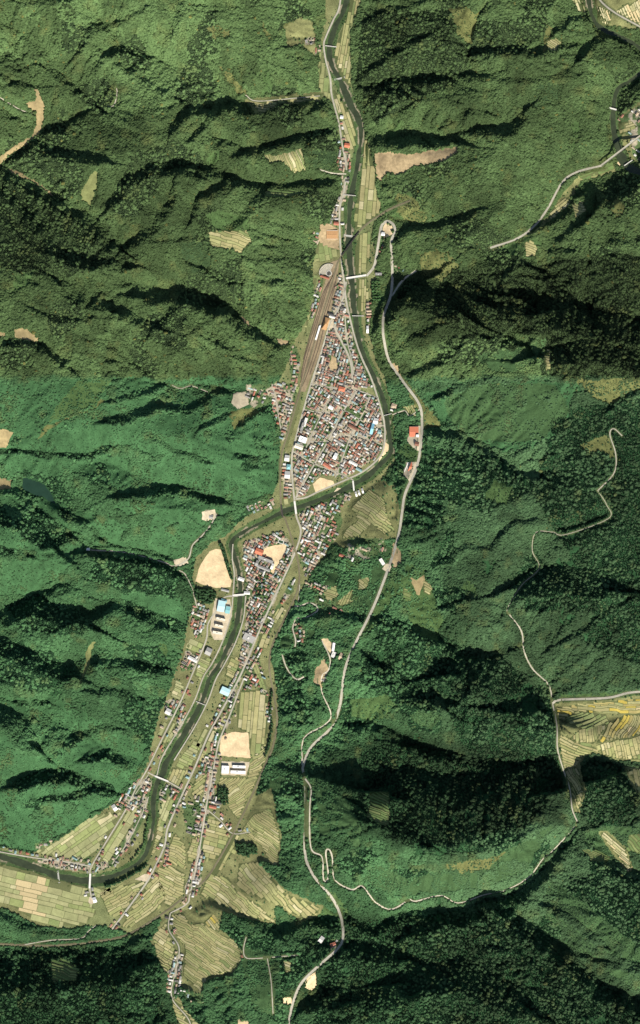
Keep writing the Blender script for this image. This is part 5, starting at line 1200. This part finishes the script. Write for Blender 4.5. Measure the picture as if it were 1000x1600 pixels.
P_B = [proto(blob(40+k), 'broad_crown') for k in range(4)]; P_C = [proto(cone(60+k), 'conifer_crown') for k in range(3)]
def scatter(name, label, X, Y, Z, sc, zs, tint, kind, protos, cat='forest'):
    n = len(X); me = bpy.data.meshes.new(name); me.vertices.add(n)
    me.vertices.foreach_set('co', np.stack([wx(X), wy(Y), Z], 1).astype(np.float32).ravel())
    a = me.attributes.new('scl', 'FLOAT_VECTOR', 'POINT'); a.data.foreach_set('vector', np.stack([sc, sc, zs], 1).astype(np.float32).ravel())
    a = me.attributes.new('rotz', 'FLOAT_VECTOR', 'POINT'); a.data.foreach_set('vector', np.stack([np.zeros(n), np.zeros(n), RNG.uniform(0, 6.28, n)], 1).astype(np.float32).ravel())
    a = me.attributes.new('tint', 'FLOAT_COLOR', 'POINT'); a.data.foreach_set('color', np.concatenate([tint, np.ones((n, 1))], 1).astype(np.float32).ravel())
    a = me.attributes.new('pick', 'INT', 'POINT'); a.data.foreach_set('value', RNG.integers(0, len(protos), n).astype(np.int32))
    ng = bpy.data.node_groups.new(name+'_scatter', 'GeometryNodeTree')
    ng.interface.new_socket('Geometry', in_out='INPUT', socket_type='NodeSocketGeometry'); ng.interface.new_socket('Geometry', in_out='OUTPUT', socket_type='NodeSocketGeometry')
    N = ng.nodes; Lk = ng.links; gi = N.new('NodeGroupInput'); go = N.new('NodeGroupOutput'); ip = N.new('GeometryNodeInstanceOnPoints'); g2 = N.new('GeometryNodeGeometryToInstance')
    m2p = N.new('GeometryNodeMeshToPoints'); Lk.new(gi.outputs[0], m2p.inputs['Mesh'])
    for p in reversed(protos):
        oi = N.new('GeometryNodeObjectInfo'); oi.inputs['Object'].default_value = p; Lk.new(oi.outputs['Geometry'], g2.inputs[0])
    def attr(nm, ty):
        q = N.new('GeometryNodeInputNamedAttribute'); q.data_type = ty; q.inputs['Name'].default_value = nm
        return q.outputs['Attribute']
    Lk.new(m2p.outputs[0], ip.inputs['Points']); Lk.new(g2.outputs[0], ip.inputs['Instance']); ip.inputs['Pick Instance'].default_value = True
    Lk.new(attr('pick', 'INT'), ip.inputs['Instance Index']); Lk.new(attr('scl', 'FLOAT_VECTOR'), ip.inputs['Scale'])
    e2r = N.new('FunctionNodeEulerToRotation'); Lk.new(attr('rotz', 'FLOAT_VECTOR'), e2r.inputs[0]); Lk.new(e2r.outputs[0], ip.inputs['Rotation'])
    Lk.new(ip.outputs[0], go.inputs[0])
    o = obj(name, me); mod = o.modifiers.new('scatter', 'NODES'); mod.node_group = ng
    me.materials.append(m_leaf)
    return tag(o, label, cat, kind='stuff')
sp = 2.05
gx, gy = np.meshgrid(np.arange(-70, 1070, sp), np.arange(-70, 1670, sp*.9)); gx = gx+(np.arange(gx.shape[0]) % 2)[:, None]*sp/2
X = (gx+RNG.uniform(-.42, .42, gx.shape)*sp).ravel(); Y = (gy+RNG.uniform(-.42, .42, gy.shape)*sp).ravel()
IX = np.clip(np.rint((X-GX[0])/STEP).astype(int), 0, NX-1); IY = np.clip(np.rint((Y-GY[0])/STEP).astype(int), 0, NY-1)
at = lambda a: a[IY, IX]
pondm = blur(pm, 1, 1) > .05
bad = at(FLOORM) | at(fieldm) | (bil(ROADD, X, Y) < 1.9) | (bil(RIVD, X, Y) < 3.0) | (at(TOWNM) & (at(DENSE) | (RNG.random(len(X)) < .85))) | at(pondm) | at(yardm)
me_ = at(meadow); yg = at(young)
keep = ~bad
u = RNG.random(len(X)); nn2 = at(n2); nn1 = at(n1)
keep &= ~((me_ == 1) & (u > .16+.4*(nn2 > .25))); keep &= ~((me_ == 2) & (u > .18+.4*(nn2 > .2))); keep &= ~((me_ == 3) & (u > .5)); keep &= ~((me_ == 5) & (u > .03)); keep &= ~((me_ == 4) & ((u > .8) | (nn2 < -.28)))
keep &= ~(yg & (u > .16+.45*(nn2 > .22)))
keep &= ~((nn1+.7*nn2 < -.62) & (u > .25))               # small clearings
X, Y, IX, IY, u = X[keep], Y[keep], IX[keep], IY[keep], u[keep]
nn2 = at(n2); nn1 = at(n1); sm = at(seam); cn = at(con); pr = at(par); pr2 = at(par2); yg = at(young); me_ = at(meadow)
for p_ in SPEC:
    c_ = np.mean(p_, 0); nr = np.hypot(X-c_[0], Y-c_[1]) < 16
    if nr.any():
        q = c_+(np.array(p_)-c_)*1.25; ii = np.where(nr)[0]; hit = inside([tuple(k) for k in q], X[ii], Y[ii]); Y[ii[hit]] = -9999
ok = Y > -9000
X, Y, u, nn2, nn1, sm, cn, pr, pr2, yg, me_ = (a[ok] for a in (X, Y, u, nn2, nn1, sm, cn, pr, pr2, yg, me_))
n = len(X); Z = hz(X, Y)
iscon = cn & (RNG.random(n) < .86) | (~cn & (RNG.random(n) < .10))
small = yg | (me_ > 0)
olive = rgb(.060, .098, .035); green = rgb(.044, .100, .039); dol = rgb(.030, .050, .022); dgr = rgb(.017, .043, .020); yel = rgb(.13, .14, .045)
s1 = sm[:, None]
east = np.clip((X-600)/150, 0, 1)[:, None]*s1; green = green*(1-.7*east)+rgb(.048, .086, .038)*.7*east
tb_ = olive*(1-s1)+green*s1; tc_ = dol*(1-s1)+dgr*s1
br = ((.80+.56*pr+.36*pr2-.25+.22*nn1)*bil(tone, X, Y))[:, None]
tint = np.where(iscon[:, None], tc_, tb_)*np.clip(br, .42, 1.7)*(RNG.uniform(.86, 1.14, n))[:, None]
au = (RNG.random(n) < .005*(1.3-sm)) & ~iscon
tint[au] = tint[au]*rgb(1.7, 1.1, .9)
w_y = np.clip((nn2-.25)*2, 0, 1)[:, None]*.35*(~iscon)[:, None]; tint = tint*(1-w_y)+yel*w_y
sc = np.where(iscon, RNG.uniform(4.8, 6.8, n), RNG.uniform(5.4, 9.4, n)); zs = np.where(iscon, sc*RNG.uniform(.6, .88, n), sc*RNG.uniform(.52, .82, n))
sz = .78+.5*((pr2*7.3) % 1); sc = sc*sz; zs = zs*sz; big = RNG.random(n) < .03; sc = np.where(big & ~iscon, sc*1.45, sc); zs = np.where(big & ~iscon, zs*1.3, zs)
sc = np.where(small, sc*.62, sc); zs = np.where(small, zs*.55, zs)
for flag, nm, lb, pr_ in ((iscon, 'conifer_forest', 'dark conifer plantations covering the steep hillsides', P_C), (~iscon, 'broadleaf_forest', 'green broadleaf woods covering the hills on both valley sides', P_B)):
    k = np.where(flag)[0]; scatter(nm, lb, X[k], Y[k], Z[k]-.3, sc[k], zs[k], tint[k], 0, pr_)
print('trees', n)
# garden trees and riverside bushes
gx = RNG.uniform(250, 640, 30000); gy = RNG.uniform(-20, 1600, 30000)
gx = np.concatenate([gx, RNG.uniform(40, 260, 2500), RNG.uniform(560, 640, 2500)]); gy = np.concatenate([gy, RNG.uniform(1200, 1400, 2500), RNG.uniform(150, 780, 2500)])
IX = np.clip(np.rint((gx-GX[0])/STEP).astype(int), 0, NX-1); IY = np.clip(np.rint((gy-GY[0])/STEP).astype(int), 0, NY-1)
rd = bil(RIVD, gx, gy)
k_ = (at(TOWNM) | (at(FLOORM) & (RNG.random(len(gx)) < .22)) | ((rd > 2) & (rd < 7) & (RNG.random(len(gx)) < .25))) & (bil(ROADD, gx, gy) > 1.2) & (rd > 1.5) & ~at(fieldm) & ~at(yardm)
hx = np.array([h_[0] for h_ in HOUSES]); hy = np.array([h_[1] for h_ in HOUSES])
ii = np.where(k_)[0]; d2 = np.array([np.min((hx-gx[i])**2+(hy-gy[i])**2) for i in ii]); sp_ok = np.array([not in_spec(gx[i], gy[i]) for i in ii])
ii = ii[(d2 > 4.0) & sp_ok]; n = len(ii); s_ = RNG.uniform(2.0, 4.6, n)
scatter('garden_trees', 'small garden trees and bushes between the houses and along the banks', gx[ii], gy[ii], hz(gx[ii], gy[ii])-.2, s_, s_*.85, rgb(.041, .094, .039)[None]*RNG.uniform(.7, 1.5, (n, 1))*rgb(1.15, 1, .9), 0, P_B, 'trees')
# trees one can point to
m_bark = mat('bark', (.10, .075, .05), .9, .2, 1.0)
LEAF1 = [mat('dark_green_crown', (.028, .060, .024), .8, .3, .5, rnd=.25, spec=.1), mat('fresh_green_crown', (.045, .092, .032), .8, .3, .5, rnd=.25, spec=.1)]
def crown_mesh(seed, m_): b = blob(seed); return mesh_of('crown', b.v, b.f, m_)
CR = [[crown_mesh(80+k, m_) for k in range(3)] for m_ in LEAF1]
trunk = MB().prism([(.07*math.cos(a), .07*math.sin(a)) for a in [k*1.0472 for k in range(6)]], -.6, .5); TR = mesh_of('trunk', trunk.v, trunk.f, m_bark)
ORDN = 'first second third fourth fifth sixth seventh eighth ninth tenth eleventh twelfth thirteenth fourteenth fifteenth sixteenth seventeenth eighteenth nineteenth twentieth'.split()
def trees(pts, size, label, group, tone=0, jit=.8):
    base_label = label
    for q_, (x, y) in enumerate(sorted(pts, key=lambda k: k[1])):
        nth = ORDN[q_] if q_ < 20 else 'twenty-'+ORDN[q_-20] if q_ < 29 else 'thirtieth' if q_ == 29 else 'thirty-'+ORDN[q_-30]
        label = base_label+', '+nth+' from the north'
        x += random.uniform(-jit, jit); y += random.uniform(-jit, jit); s = size*random.uniform(.8, 1.2)
        r = empty('tree', (wx(x), wy(y), float(hz(x, y))+.25*s), random.uniform(0, 6.28)); r.scale = (s, s, s*random.uniform(.95, 1.25))
        obj('trunk', TR, r); obj('crown', random.choice(CR[tone]), r); tag(r, label, 'tree', group)
def along(pts, step): return [tuple(q) for q in resample(pts, step)]
def fill(poly, step):
    P = np.array(poly, float); return [(x, y) for x in np.arange(P[:, 0].min(), P[:, 0].max(), step) for y in np.arange(P[:, 1].min(), P[:, 1].max(), step) if bool(inside(poly, np.array([x]), np.array([y]))[0])]
trees(along([(344,850),(350,862),(354,878),(359,894),(362,902)], 3.0), 9, 'dark tree between the big sports ground and the river', 'trees along the sports ground')
trees(fill([(303,918),(330,920),(340,926),(332,945),(318,944),(304,934)], 4.6), 10, 'dark tree in the grove north of the high school', 'grove south of the sports ground')
trees(fill([(338,1232),(348,1228),(356,1236),(358,1252),(350,1262),(342,1248)], 4.2), 9, 'dark tree in the grove south of the white school', 'grove below the white school')
trees(along([(425,1082),(422,1110),(424,1135),(421,1160),(414,1180)], 5), 8, 'round tree on the railway bank beside the rice fields', 'trees along the railway bank')
trees(along([(165,1385),(190,1376),(215,1362),(228,1352)], 3.6), 8, 'dark tree along the ditch south of the river bend', 'ditch trees at the bend')
trees(fill([(366,1318),(392,1315),(406,1330),(378,1340)], 4.2), 10, 'dark tree in the wood island among southern terraces', 'wood island in the terraces')
trees(along([(205,1345),(222,1322),(228,1300),(232,1275)], 5), 7, 'green riverside tree inside the river bend', 'riverside trees in the bend', 1)
trees(fill([(578,436),(596,440),(592,470),(580,476)], 4.6), 8, 'green tree below the highway opposite the rail yard', 'trees below the highway', 1)
trees(along([(535,405),(537,418),(539,428)], 4)+along([(536,375),(537,390)], 5), 5, 'small dark bush on the bank beside the roundhouse', 'bank bushes by the roundhouse')
trees([(534,158),(595,1330),(412,842),(447,870),(431,900)], 7, 'single dark tree standing apart in open ground', 'lone trees')
trees(fill([(395,905),(420,895),(415,930),(398,940)], 6), 7, 'green garden tree in the southern town by the river', 'garden trees of the southern town', 1)
trees(fill([(384,955),(408,960),(400,985),(386,985)], 7), 7, 'green tree around the grassy southern town plot', 'trees round the grassy plot', 1)
